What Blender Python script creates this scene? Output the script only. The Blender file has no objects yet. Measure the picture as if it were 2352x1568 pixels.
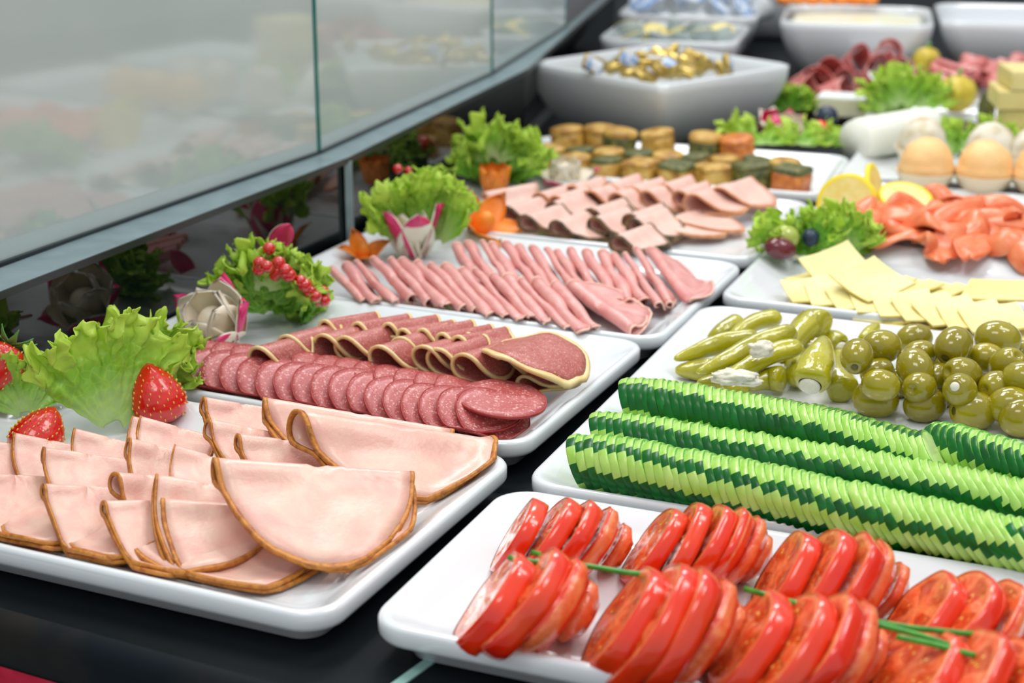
import bpy, math, random
from math import sin, cos, pi, radians as R_
from mathutils import Vector, Matrix, noise, Euler
random.seed(7)
SC = bpy.context.scene
COL = SC.collection

# ------------------------------------------------------------------ camera, world, lights
CAMZ, FPX, PITCH = .468, 3850., R_(18.26)
cam_d = bpy.data.cameras.new('camera'); cam = bpy.data.objects.new('camera', cam_d); COL.objects.link(cam)
cam.location = (0, 0, CAMZ); cam.rotation_euler = (pi/2-PITCH, 0, 0)
cam_d.sensor_width = 36; cam_d.lens = 36*FPX/2352; cam_d.clip_start = .05; cam_d.clip_end = 50
cam_d.dof.use_dof = True; cam_d.dof.focus_distance = 1.16; cam_d.dof.aperture_fstop = 7.0
SC.camera = cam
SC.view_settings.view_transform = 'Standard'; SC.view_settings.look = 'None'
SC.view_settings.gamma = 1; SC.view_settings.use_curve_mapping = False
SC.view_settings.exposure = 0.17
wd = bpy.data.worlds.new('room_light'); SC.world = wd; wd.use_nodes = True
bg = wd.node_tree.nodes['Background']; bg.inputs[0].default_value = (.93, .97, 1, 1); bg.inputs[1].default_value = .62

def area(name, loc, target, sx, sy, power, col=(1, 1, 1)):
    d = bpy.data.lights.new(name, 'AREA'); d.shape = 'RECTANGLE'; d.size = sx; d.size_y = sy; d.energy = power; d.color = col
    o = bpy.data.objects.new(name, d); COL.objects.link(o); o.location = loc
    o.rotation_euler = (Vector(target)-Vector(loc)).to_track_quat('-Z', 'Y').to_euler()
    return o
area('ceiling_panel_light', (-.5, 1.9, 2.1), (.1, 1.3, 0), .9, .45, 16, (1, .98, .95))
area('ceiling_panel_light', (1.2, 1.2, 2.2), (.2, 1.3, 0), .5, 1.1, 13, (1, .98, .96))
area('ceiling_panel_light', (.4, 3.2, 2.1), (.4, 2.4, 0), 1.2, .4, 17, (1, 1, 1))
area('ceiling_panel_light', (-.3, .1, 2.2), (.1, 1.2, 0), 1.0, .5, 9, (1, .97, .94))
for lx, ly in ((.15, 1.9), (.9, 1.7), (.1, 2.9), (1.0, .7)):
    area('ceiling_spot_light', (lx, ly, 1.9), (lx*.6+.1, ly*.4+.8, 0), .06, .06, 2.0, (1, .97, .93))

# ------------------------------------------------------------------ placing
cp, sp = cos(PITCH), sin(PITCH)
def at(px, py, z=0.):
    dx, dy = (px-1176)/FPX, -(py-784)/FPX
    d = Vector((dx, cp+dy*sp, -sp+dy*cp)); t = (z-CAMZ)/d.z
    return Vector((d.x*t, d.y*t, z))

ORD = ['zeroth', 'first', 'second', 'third', 'fourth', 'fifth', 'sixth', 'seventh', 'eighth', 'ninth', 'tenth', 'eleventh', 'twelfth', 'thirteenth', 'fourteenth', 'fifteenth', 'sixteenth', 'seventeenth', 'eighteenth', 'nineteenth', 'twentieth', 'twenty-first', 'twenty-second', 'twenty-third', 'twenty-fourth']
def nth(i): return ORD[i]

# ------------------------------------------------------------------ mesh helpers
class MB:
    def __init__(s): s.v = []; s.f = []; s.m = []; s.uv = []
    def add(s, verts, faces, mi=0, uvs=None):
        b = len(s.v); s.v += [tuple(p) for p in verts]
        s.uv += list(uvs) if uvs else [(p[0], p[1]) for p in verts]
        s.f += [tuple(i+b for i in f) for f in faces]; s.m += [mi]*len(faces) if isinstance(mi, int) else mi
    def loft(s, rings, mi=0, cap0=True, cap1=True, closed=True, uvs=None):
        n = len(rings[0]); vs = [p for r in rings for p in r]; fs = []
        for i in range(len(rings)-1):
            for j in range(n if closed else n-1):
                k = (j+1) % n; fs.append((i*n+j, i*n+k, (i+1)*n+k, (i+1)*n+j))
        if cap0: fs.append(tuple(reversed(range(n))))
        if cap1: fs.append(tuple(range((len(rings)-1)*n, len(rings)*n)))
        s.add(vs, fs, mi, uvs)
    def grid(s, nu, nv, fn, mi=0):
        vs = []; uv = []
        for i in range(nu+1):
            for j in range(nv+1):
                vs.append(fn(i/nu, j/nv)); uv.append((i/nu, j/nv))
        fs = [(i*(nv+1)+j, i*(nv+1)+j+1, (i+1)*(nv+1)+j+1, (i+1)*(nv+1)+j) for i in range(nu) for j in range(nv)]
        s.add(vs, fs, mi, uv)
    def mesh(s, name, mats, smooth=True):
        me = bpy.data.meshes.new(name); me.from_pydata(s.v, [], s.f)
        for m in (mats if isinstance(mats, (list, tuple)) else [mats]): me.materials.append(m)
        me.polygons.foreach_set('material_index', s.m)
        me.polygons.foreach_set('use_smooth', [smooth]*len(s.f))
        ul = me.uv_layers.new(name='UVMap'); flat = []
        for l in me.loops: flat += s.uv[l.vertex_index]
        ul.data.foreach_set('uv', flat)
        me.validate(); me.update(); return me
    def build(s, name, mats, parent=None, smooth=True, loc=None, rot=None):
        return put(name, s.mesh(name, mats, smooth), parent, loc, rot)
def put(name, me, parent=None, loc=None, rot=None, M=None, scale=None):
    o = bpy.data.objects.new(name, me); COL.objects.link(o)
    if parent: o.parent = parent
    if M is not None: o.matrix_world = M
    else:
        if loc is not None: o.location = loc
        if rot is not None: o.rotation_euler = rot
        if scale is not None: o.scale = scale
    return o
def tag(o, label, cat, group=None):
    o['label'] = label; o['category'] = cat
    if group: o['group'] = group
    return o
def empty(name, loc=(0, 0, 0), rot=(0, 0, 0)):
    o = bpy.data.objects.new(name, None); COL.objects.link(o); o.location = loc; o.rotation_euler = rot
    o.empty_display_size = .01; return o
def struct(o): o['kind'] = 'structure'; return o
def mod(o, t, **k):
    m = o.modifiers.new(t.lower(), t)
    for a, b in k.items(): setattr(m, a, b)
    return m
def rr(hx, hy, r, n=6):
    r = min(r, hx*.999, hy*.999); pts = []
    for q, (sx, sy) in enumerate(((1, 1), (-1, 1), (-1, -1), (1, -1))):
        for k in range(n+1):
            a = q*pi/2+k/n*pi/2; pts.append((sx*(hx-r)+r*cos(a), sy*(hy-r)+r*sin(a)))
    return pts
def tube_rings(path, rad, n=10):
    rings = []; up = Vector((0, 0, 1))
    for i, p in enumerate(path):
        d = (path[min(i+1, len(path)-1)]-path[max(i-1, 0)]).normalized()
        a = d.cross(up)
        if a.length < .01: a = d.cross(Vector((0, 1, 0)))
        a.normalize(); b = a.cross(d); r = rad[i] if isinstance(rad, (list, tuple)) else rad
        rings.append([p+(a*cos(t*2*pi/n)+b*sin(t*2*pi/n))*r for t in range(n)])
    return rings
def basis(x, z):
    x = x.normalized(); z = (z-x*z.dot(x)).normalized(); y = z.cross(x)
    return Matrix((x, y, z)).transposed()
def M4(m3, t):
    m = m3.to_4x4(); m.translation = t; return m
def ico(seg=16, rg=10, rx=1, ry=1, rz=1):
    b = MB(); rings = []
    for i in range(1, rg):
        a = pi*i/rg; rings.append([(rx*sin(a)*cos(2*pi*j/seg), ry*sin(a)*sin(2*pi*j/seg), -rz*cos(a)) for j in range(seg)])
    vs = [(0, 0, -rz)]+[p for r in rings for p in r]+[(0, 0, rz)]; fs = []
    for j in range(seg):
        k = (j+1) % seg; fs.append((0, 1+k, 1+j)); e = 1+(rg-2)*seg; fs.append((e+j, e+k, len(vs)-1))
        for i in range(rg-2): fs.append((1+i*seg+j, 1+i*seg+k, 1+(i+1)*seg+k, 1+(i+1)*seg+j))
    b.add(vs, fs); return b

# ------------------------------------------------------------------ materials
def new_mat(name):
    m = bpy.data.materials.new(name); m.use_nodes = True; nt = m.node_tree
    return m, nt, nt.nodes['Principled BSDF']
def setp(b, **k):
    names = dict(col='Base Color', rough='Roughness', spec='Specular IOR Level', ior='IOR', sss='Subsurface Weight', sr='Subsurface Radius', ss='Subsurface Scale', metal='Metallic', coat='Coat Weight', cr='Coat Roughness', trans='Transmission Weight', alpha='Alpha', sheen='Sheen Weight')
    for a, v in k.items():
        if a == 'col' and len(v) == 3: v = (*v, 1)
        b.inputs[names[a]].default_value = v
def plain(name, col, **k):
    m, nt, b = new_mat(name); setp(b, col=col, **k); return m
def ramp(nt, fac, stops):
    r = nt.nodes.new('ShaderNodeValToRGB'); e = r.color_ramp.elements
    while len(e) > 2: e.remove(e[-1])
    for i, (p, c) in enumerate(stops):
        x = e[i] if i < 2 else e.new(p)
        x.position = p; x.color = (*c, 1)
    nt.links.new(fac, r.inputs[0]); return r.outputs[0]
def coords(nt, kind='Object', scale=None, rnd=True):
    t = nt.nodes.new('ShaderNodeTexCoord'); out = t.outputs[kind]
    if rnd:
        oi = nt.nodes.new('ShaderNodeObjectInfo'); ad = nt.nodes.new('ShaderNodeVectorMath'); ad.operation = 'MULTIPLY_ADD'
        cb = nt.nodes.new('ShaderNodeCombineXYZ')
        for i in range(3): nt.links.new(oi.outputs['Random'], cb.inputs[i])
        ad.inputs[1].default_value = (1, 1, 1)
        sc = nt.nodes.new('ShaderNodeVectorMath'); sc.operation = 'SCALE'; sc.inputs['Scale'].default_value = 7.3
        nt.links.new(cb.outputs[0], sc.inputs[0]); nt.links.new(out, ad.inputs[0]); nt.links.new(sc.outputs[0], ad.inputs[2]); out = ad.outputs[0]
    return out
def noi(nt, vec, scale, detail=3, rough=.5, out='Fac', dist=0):
    n = nt.nodes.new('ShaderNodeTexNoise'); n.inputs['Scale'].default_value = scale; n.inputs['Detail'].default_value = detail
    n.inputs['Roughness'].default_value = rough; n.inputs['Distortion'].default_value = dist
    nt.links.new(vec, n.inputs['Vector']); return n.outputs[out]
def vor(nt, vec, scale, feat='F1', rnd=1):
    n = nt.nodes.new('ShaderNodeTexVoronoi'); n.feature = feat; n.inputs['Scale'].default_value = scale; n.inputs['Randomness'].default_value = rnd
    nt.links.new(vec, n.inputs['Vector']); return n.outputs['Distance']
def mixc(nt, fac, a, b, mode='MIX'):
    n = nt.nodes.new('ShaderNodeMix'); n.data_type = 'RGBA'; n.blend_type = mode
    for s, v in ((n.inputs[0], fac), (n.inputs[6], a), (n.inputs[7], b)):
        if isinstance(v, (int, float)): s.default_value = v
        elif isinstance(v, tuple): s.default_value = (*v, 1)
        else: nt.links.new(v, s)
    return n.outputs[2]
def math_(nt, op, a, b=None):
    n = nt.nodes.new('ShaderNodeMath'); n.operation = op
    for s, v in ((n.inputs[0], a), (n.inputs[1], b)):
        if v is None: continue
        if isinstance(v, (int, float)): s.default_value = v
        else: nt.links.new(v, s)
    return n.outputs[0]
def bump(nt, b, h, strength=.3, dist=.001):
    n = nt.nodes.new('ShaderNodeBump'); n.inputs['Strength'].default_value = strength; n.inputs['Distance'].default_value = dist
    nt.links.new(h, n.inputs['Height']); nt.links.new(n.outputs[0], b.inputs['Normal'])
def noisy(name, stops, scale=20, kind='Object', detail=4, bumps=0, bscale=None, bdist=.001, dist=0, **k):
    m, nt, b = new_mat(name); setp(b, **k); c = coords(nt, kind)
    nt.links.new(ramp(nt, noi(nt, c, scale, detail, dist=dist), stops), b.inputs['Base Color'])
    if bumps: bump(nt, b, noi(nt, c, bscale or scale*3, 4), bumps, bdist)
    return m

CER = plain('white_porcelain', (.74, .78, .81), rough=.12, coat=.5, cr=.05)
BLACK = noisy('black_counter', [(.3, (.0035, .006, .008)), (.8, (.010, .013, .015))], 9, rough=.45, spec=.06)
DARKEDGE = noisy('worn_counter_edge', [(.4, (.006, .010, .014)), (.66, (.02, .018, .015)), (.8, (.14, .11, .07))], 14, rough=.5, spec=.08)
PANEL = plain('dark_mirror_glass', (.002, .004, .004), rough=.03, ior=1.6, spec=.5)
STEEL = noisy('brushed_ledge', [(.3, (.24, .33, .36)), (.7, (.32, .42, .45))], 40, rough=.35, metal=.25, spec=.5)
STEELD = plain('dark_metal_trim', (.05, .06, .065), rough=.3, metal=.6)
GEDGE = plain('green_glass_edge', (.01, .16, .14), rough=.1, spec=.5)
GEDGE2 = plain('pale_glass_edge', (.32, .55, .50), rough=.12)
RED = noisy('red_cloth', [(.3, (.35, .0, .02)), (.7, (.6, .01, .05))], 60, rough=.9)

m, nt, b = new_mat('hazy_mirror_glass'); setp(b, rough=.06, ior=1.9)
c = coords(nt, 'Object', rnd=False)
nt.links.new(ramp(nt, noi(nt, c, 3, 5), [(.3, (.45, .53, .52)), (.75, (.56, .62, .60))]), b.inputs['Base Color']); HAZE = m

def meat(name, base, blotch, flecks=None, fscale=14, nscale=3, rough=.32, fk=(.12, .22), sss=.15, bs=22, bd=.0006, cell=None):
    m, nt, b = new_mat(name); setp(b, rough=rough, sss=sss, sr=(1, .4, .25), ss=.004, coat=.25, cr=.25)
    c = coords(nt, 'UV')
    col = ramp(nt, noi(nt, c, nscale, 5, .6, dist=.6), [(.3, base), (.7, blotch)])
    if flecks:
        w = nt.nodes.new('ShaderNodeVectorMath'); w.operation = 'ADD'
        nz = noi(nt, c, fscale*.6, 2, .5, 'Color'); nt.links.new(c, w.inputs[0])
        sc = nt.nodes.new('ShaderNodeVectorMath'); sc.operation = 'SCALE'; sc.inputs['Scale'].default_value = .12; nt.links.new(nz, sc.inputs[0]); nt.links.new(sc.outputs[0], w.inputs[1])
        for s_, k_ in ((fscale, 1), (fscale*2.1, 1.1)):
            v = vor(nt, w.outputs[0], s_)
            f = ramp(nt, v, [(fk[0]*k_, (1, 1, 1)), (fk[1]*k_, (0, 0, 0))])
            g = math_(nt, 'MULTIPLY', f, noi(nt, c, fscale*.5, 2))
            g = math_(nt, 'MULTIPLY', g, 1.5)
            col = mixc(nt, g, col, flecks)
    nt.links.new(col, b.inputs['Base Color']); bump(nt, b, noi(nt, c, bs, 5, .6), .5, bd); return m
TURK = meat('turkey_breast', (.85, .58, .46), (.78, .40, .34), None, nscale=2.0, rough=.3)
TURKR = noisy('roasted_rind', [(.3, (.36, .10, .01)), (.55, (.60, .23, .03)), (.8, (.20, .06, .01))], 160, rough=.45, bumps=.6, bscale=300, bdist=.0008)
SALAMI = meat('salami_meat', (.42, .06, .065), (.50, .11, .10), (.78, .42, .38), fscale=7, nscale=5, rough=.36, fk=(.14, .30))
SALR = noisy('salami_edge', [(.3, (.30, .015, .015)), (.7, (.46, .05, .045))], 200, rough=.4)
SALC = meat('peppered_salami_meat', (.40, .07, .06), (.48, .14, .11), (.70, .38, .33), fscale=14, nscale=6, rough=.42, fk=(.14, .3))
CHRIM = noisy('cheese_rim', [(.3, (.78, .55, .22)), (.7, (.86, .68, .36))], 60, rough=.42, bumps=.2)
HAM = meat('cooked_ham', (.66, .25, .24), (.76, .38, .34), None, nscale=3.0, rough=.4)
HAMR = noisy('ham_cut_edge', [(.3, (.84, .48, .38)), (.7, (.88, .58, .47))], 90, rough=.4)
HAMX = meat('smoked_ham', (.80, .48, .40), (.84, .57, .49), None, nscale=2.5, rough=.4)
HAMXR = noisy('smoked_rind', [(.3, (.62, .22, .09)), (.7, (.74, .38, .20))], 90, rough=.4)
HERBR = noisy('herb_rind', [(.35, (.06, .045, .02)), (.7, (.30, .16, .06))], 120, rough=.5)
CURED = meat('cured_ham', (.54, .09, .08), (.70, .28, .26), (.88, .62, .58), fscale=2.2, nscale=4, rough=.35, fk=(.1, .3))
CHEESE = noisy('sliced_cheese', [(.3, (.78, .69, .26)), (.7, (.82, .74, .34))], 14, rough=.38, sss=.15, sr=(1, .8, .4), ss=.004)
CHEESEE = plain('cheese_edge', (.84, .66, .18), rough=.45)
CREAM = noisy('cream_cheese', [(.3, (.70, .66, .52)), (.7, (.80, .77, .66))], 120, rough=.5, bumps=.7, bscale=320)

def lettuce_mat(name, base, mid, edge):
    m, nt, b = new_mat(name); setp(b, rough=.33, spec=.5)
    t = nt.nodes.new('ShaderNodeTexCoord'); s = nt.nodes.new('ShaderNodeSeparateXYZ'); nt.links.new(t.outputs['UV'], s.inputs[0])
    o = coords(nt, 'Object'); u = math_(nt, 'ADD', s.outputs[0], math_(nt, 'MULTIPLY', math_(nt, 'SUBTRACT', noi(nt, o, 60, 3), .5), .5))
    col = ramp(nt, u, [(.02, base), (.55, mid), (.97, edge)])
    vn = vor(nt, o, 130, 'DISTANCE_TO_EDGE'); f = ramp(nt, vn, [(.0, (.35, .35, .35)), (.1, (0, 0, 0))])
    col = mixc(nt, f, col, edge); nt.links.new(col, b.inputs['Base Color'])
    bump(nt, b, noi(nt, o, 170, 3), .5, .0012)
    tr = nt.nodes.new('ShaderNodeBsdfTranslucent'); nt.links.new(col, tr.inputs[0])
    mx = nt.nodes.new('ShaderNodeMixShader'); mx.inputs[0].default_value = .42
    out = nt.nodes['Material Output']; nt.links.new(b.outputs[0], mx.inputs[1]); nt.links.new(tr.outputs[0], mx.inputs[2]); nt.links.new(mx.outputs[0], out.inputs[0]); return m
LET = lettuce_mat('frilly_lettuce', (.58, .76, .36), (.34, .66, .06), (.66, .86, .12))
LETD = lettuce_mat('curly_lettuce', (.16, .42, .04), (.22, .58, .04), (.64, .86, .12))
RADW = noisy('radish_flesh', [(.3, (.82, .70, .52)), (.7, (.88, .83, .70))], 30, rough=.3, sss=.25, sr=(1, .8, .6), ss=.005)
RADR = noisy('radish_skin', [(.3, (.62, .01, .10)), (.8, (.80, .05, .22))], 40, rough=.25, spec=.6)
CARR = noisy('carrot_flesh', [(.3, (.85, .20, .01)), (.7, (.95, .32, .03))], 50, rough=.35, sss=.15, sr=(1, .4, .1), ss=.003)
BERRY = plain('currant_skin', (.60, .002, .002), rough=.06, sss=.2, sr=(1, .15, .1), ss=.006, coat=1)
STRAW = noisy('strawberry_flesh', [(.3, (.62, .004, .002)), (.7, (.78, .02, .008))], 40, rough=.18, sss=.2, sr=(1, .2, .1), ss=.003, coat=.6, bumps=.5, bscale=280, bdist=.001)
SEED = plain('strawberry_seed', (.85, .50, .08), rough=.35)
LEAFG = plain('strawberry_leaf', (.16, .42, .10), rough=.45)

m, nt, b = new_mat('tomato_flesh'); setp(b, rough=.16, sss=.3, sr=(1, .3, .12), ss=.005, coat=.5, cr=.1)
t = nt.nodes.new('ShaderNodeTexCoord'); s = nt.nodes.new('ShaderNodeSeparateXYZ'); nt.links.new(t.outputs['UV'], s.inputs[0])
o = coords(nt, 'Object')
rad = math_(nt, 'SQRT', math_(nt, 'ADD', math_(nt, 'MULTIPLY', s.outputs[0], s.outputs[0]), math_(nt, 'MULTIPLY', s.outputs[1], s.outputs[1])))
ang = math_(nt, 'ARCTAN2', s.outputs[1], s.outputs[0])
pk = math_(nt, 'SINE', math_(nt, 'MULTIPLY', ang, 5))
rr_ = ramp(nt, rad, [(.26, (0, 0, 0)), (.4, (1, 1, 1))]); rr2 = ramp(nt, rad, [(.74, (1, 1, 1)), (.84, (0, 0, 0))])
pf = math_(nt, 'MULTIPLY', math_(nt, 'MULTIPLY', rr_, rr2), math_(nt, 'GREATER_THAN', math_(nt, 'ADD', pk, math_(nt, 'MULTIPLY', noi(nt, o, 90, 3), .8)), .1))
basec = ramp(nt, noi(nt, o, 120, 4), [(.3, (.84, .09, .02)), (.7, (.92, .27, .09))])
gel = ramp(nt, vor(nt, o, 210), [(.12, (.85, .60, .16)), (.28, (.72, .13, .02)), (.8, (.60, .05, .01))])
nt.links.new(mixc(nt, pf, basec, gel), b.inputs['Base Color']); bump(nt, b, math_(nt, 'SUBTRACT', noi(nt, o, 260, 3), pf), .6, .0015); TOMF = m
TOMS = noisy('tomato_skin', [(.3, (.80, .012, .0)), (.7, (.86, .06, .006))], 25, rough=.2, sss=.12, sr=(1, .15, .05), ss=.003, coat=.6, cr=.08)

m, nt, b = new_mat('cucumber_flesh'); setp(b, rough=.28, sss=.35, sr=(.7, 1, .3), ss=.006, coat=.2)
t = nt.nodes.new('ShaderNodeTexCoord'); s = nt.nodes.new('ShaderNodeSeparateXYZ'); nt.links.new(t.outputs['UV'], s.inputs[0])
rad = math_(nt, 'SQRT', math_(nt, 'ADD', math_(nt, 'MULTIPLY', s.outputs[0], s.outputs[0]), math_(nt, 'MULTIPLY', s.outputs[1], s.outputs[1])))
nt.links.new(ramp(nt, math_(nt, 'ADD', rad, math_(nt, 'MULTIPLY', noi(nt, t.outputs['UV'], 9, 3), .15)), [(.3, (.52, .72, .22)), (.6, (.62, .80, .34)), (.97, (.50, .76, .20)), (1.05, (.10, .40, .03))]), b.inputs['Base Color']); CUF = m
CUP = noisy('cucumber_peeled_band', [(.3, (.30, .60, .06)), (.7, (.48, .74, .18))], 70, rough=.28, sss=.3, sr=(.7, 1, .3), ss=.005, coat=.3)
CUS = noisy('cucumber_skin', [(.25, (.0, .060, .008)), (.6, (.0, .13, .014)), (.85, (.01, .22, .03))], 60, rough=.3, spec=.3, coat=.1, cr=.1)
OLIVE = noisy('olive_skin', [(.25, (.20, .16, .002)), (.55, (.31, .26, .004)), (.8, (.50, .40, .02))], 22, rough=.14, sss=.15, sr=(1, .8, .2), ss=.003, coat=.5, cr=.08, bumps=.25, bscale=120, bdist=.001)
OLIN = plain('olive_hole', (.10, .085, .012), rough=.3)
PEP = noisy('pickled_pepper_skin', [(.25, (.28, .26, .002)), (.55, (.46, .42, .006)), (.85, (.62, .56, .06))], 22, rough=.12, sss=.25, sr=(1, 1, .2), ss=.004, coat=.9, cr=.06, bumps=.8, bscale=70, bdist=.003)
SALM = meat('smoked_salmon', (.76, .12, .03), (.88, .30, .13), None, nscale=4, rough=.25, sss=.3)
LEMF = noisy('lemon_flesh', [(.3, (.80, .62, .12)), (.7, (.90, .80, .36))], 60, rough=.25, sss=.2, ss=.003)
LEMR = plain('lemon_rind', (.90, .70, .01), rough=.35)
GRG = plain('green_grape_skin', (.42, .50, .10), rough=.12, sss=.3, ss=.004, coat=.4)
GRR = plain('red_grape_skin', (.13, .008, .018), rough=.15, coat=.5)
BLU = noisy('blueberry_skin', [(.3, (.008, .014, .035)), (.7, (.03, .05, .10))], 60, rough=.35)
GOLD = noisy('gold_foil', [(.3, (.30, .19, .03)), (.7, (.74, .55, .16))], 90, rough=.3, metal=.6)
BLUEP = noisy('blue_foil_print', [(.42, (.75, .80, .86)), (.55, (.20, .36, .66))], 60, rough=.35)
CLEARC = plain('clear_plastic', (.74, .84, .82), rough=.12, spec=.6, alpha=.72)
WHITEC = plain('white_plastic', (.78, .82, .84), rough=.3)
YOLK = noisy('yellow_filling', [(.3, (.80, .62, .10)), (.7, (.88, .80, .40))], 60, rough=.3)
BAKE = noisy('golden_crust', [(.3, (.25, .10, .012)), (.5, (.52, .29, .045)), (.75, (.74, .52, .16))], 60, rough=.4, bumps=.6, bscale=200, bdist=.001)
BAKER = noisy('orange_crust', [(.3, (.36, .07, .01)), (.6, (.64, .20, .03)), (.8, (.75, .38, .09))], 110, rough=.35, bumps=.6, bscale=200)
HERB = noisy('herb_coat', [(.35, (.035, .05, .012)), (.6, (.13, .13, .02)), (.8, (.40, .30, .06))], 160, rough=.45, bumps=.8, bscale=300, bdist=.001)
SCOOP = noisy('orange_mousse', [(.3, (.85, .50, .19)), (.7, (.90, .60, .28))], 30, rough=.5, sss=.2, ss=.003, bumps=.6, bscale=60, bdist=.002)
SCOOPW = noisy('pale_mousse', [(.35, (.52, .42, .24)), (.6, (.74, .70, .58)), (.8, (.82, .80, .74))], 45, rough=.5, bumps=.6, bscale=60, bdist=.002)
CHIVE = noisy('chive_skin', [(.3, (.02, .20, .01)), (.7, (.08, .40, .03))], 90, rough=.3)
PHYS = noisy('yellow_pepper_skin', [(.3, (.44, .34, .02)), (.7, (.72, .56, .06))], 60, rough=.35, bumps=.4)
WAFER = plain('pale_wafer', (.80, .68, .48), rough=.5)

# ------------------------------------------------------------------ counter and sneeze guard
Z0 = 0.
P = [Vector((-.66, .60)), Vector((-.168, 1.693)), Vector((.02, 2.262)), Vector((.092, 2.645)), Vector((.20, 3.22))]   # rail line on plan
def poly_slab(b, pts, z0, z1, mi=0):
    n = len(pts); b.add([(p[0], p[1], z0) for p in pts]+[(p[0], p[1], z1) for p in pts], [tuple(reversed(range(n))), tuple(range(n, 2*n))]+[(i, (i+1) % n, n+(i+1) % n, n+i) for i in range(n)], mi)
b = MB()
f0, f1 = at(0, 1395, 0), at(600, 1560, 0); dr = (f1-f0).normalized()
fl, fr = f0-dr*.35, f1+dr*1.6
prof = [(.0, .0), (.006, -.0015), (.011, -.006), (.013, -.012), (.013, -.09)]
nrm = Vector((-dr.y, dr.x, 0))*-1
if nrm.y > 0: nrm = -nrm
back = [Vector((1.9, 4.6, 0)), Vector((-.9, 4.6, 0))]
b.add([fl, fr, back[0], back[1]], [(0, 1, 2, 3)])
counter = b.build('buffet_counter', BLACK, smooth=False)
tag(counter, 'black glossy buffet counter top with worn front edge under all the platters', 'counter')
b = MB(); b.loft([[e+nrm*p[0]+Vector((0, 0, p[1])) for p in prof] for e in (fl, fr)], 0, False, False, closed=False)
b.build('front_edge', DARKEDGE, counter)
b = MB(); b.add([fl+nrm*.013+Vector((0, 0, -.028)), fr+nrm*.013+Vector((0, 0, -.028)), fr+nrm*.02+Vector((0, 0, -.4)), fl+nrm*.02+Vector((0, 0, -.4))], [(0, 1, 2, 3)])
b.v = [tuple(Vector(v)+nrm*.0006) for v in b.v]
# cloth hanging below the edge
cl = MB()
cl.grid(60, 10, lambda u, v: fl+(fr-fl)*u+nrm*(.0145+.003*sin(u*160)*v+.008*v)+Vector((0, 0, -.030-.4*v)))
cloth = cl.build('counter_cloth', RED); tag(cloth, 'bright red cloth hanging below the black counter edge', 'cloth')
# pale glass edge strip in the counter
s0, s1 = at(905, 1568, .0), at(985, 1510, .0); sd = (s1-s0).normalized(); sn = Vector((sd.y, -sd.x, 0))*.0065
b = MB(); q = [s0-sd*.05, s0-sd*.05+sn, s1+sd*.5+sn, s1+sd*.5]
poly_slab(b, q, .0002, .0012)
gs = b.build('glass_strip', GEDGE2, smooth=False); tag(gs, 'pale green glass edge strip set in the counter below the tomato platter', 'glass strip')
# floor behind/below
b = MB(); b.add([(-4, -3, -.9), (6, -3, -.9), (6, 9, -.9), (-4, 9, -.9)], [(0, 1, 2, 3)])
struct(b.build('floor', plain('grey_floor', (.22, .22, .22), rough=.5)))
b = MB(); b.add([(-4, 9, -.9), (6, 9, -.9), (6, 9, 3), (-4, 9, 3)], [(0, 1, 2, 3)])
struct(b.build('wall_back', plain('light_wall', (.55, .58, .58), rough=.8)))
b = MB(); b.add([(6, -3, -.9), (6, 9, -.9), (6, 9, 3), (6, -3, 3)], [(0, 1, 2, 3)])
struct(b.build('wall_right', plain('grey_wall', (.36, .37, .36), rough=.8)))

RZ = .108
offs = []
def off(d):        # rail polyline moved away from the food by d
    out = []
    for i, p in enumerate(P):
        a = (P[i]-P[i-1]) if i else (P[1]-P[0]); c = (P[i+1]-P[i]) if i < len(P)-1 else a
        n = (Vector((-a.y, a.x)).normalized()+Vector((-c.y, c.x)).normalized()).normalized()
        out.append(p+n*d)
    return out
guard = empty('sneeze_guard', (P[1].x, P[1].y, 0)); tag(guard, 'glass sneeze guard with dark mirrored lower panels and steel ledge along the platters', 'sneeze guard')
gl = Vector((P[1].x, P[1].y, 0))
def gpart(b, name, m, smooth=False, parent=None):
    b.v = [tuple(Vector(v)-gl) for v in b.v]; return b.build(name, m, parent or guard, smooth)
for i in range(len(P)-1):
    o2, o3 = off(.004), off(.012)
    b = MB(); poly_slab(b, [o3[i], o2[i]-(o2[i]-o2[i+1])*.002, o2[i+1]+(o2[i]-o2[i+1])*.002, o3[i+1]][::-1], .0, RZ-.004)
    gpart(b, 'lower_panel', PANEL)
    oa, ob = off(0), off(.045)
    b = MB(); poly_slab(b, [oa[i], oa[i+1], ob[i+1], ob[i]], RZ-.004, RZ)
    gpart(b, 'ledge', STEEL)
    b = MB(); poly_slab(b, [off(-.0015)[i], off(-.0015)[i+1], oa[i+1], oa[i]], RZ-.0055, RZ+.0005)
    gpart(b, 'ledge_lip', STEELD)
    b = MB(); q = [off(-.004)[i], off(-.004)[i+1], off(.004)[i+1], off(.004)[i]]
    poly_slab(b, q, .0, .014); gpart(b, 'base_trim', STEELD)
for i in (1,):
    b = MB(); p = P[i]; poly_slab(b, [p+Vector((-.004, -.004)), p+Vector((.0035, -.0035)), p+Vector((.0035, .0035)), p+Vector((-.004, .004))], 0, RZ-.004)
    gpart(b, 'joint_strip', STEEL)
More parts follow.
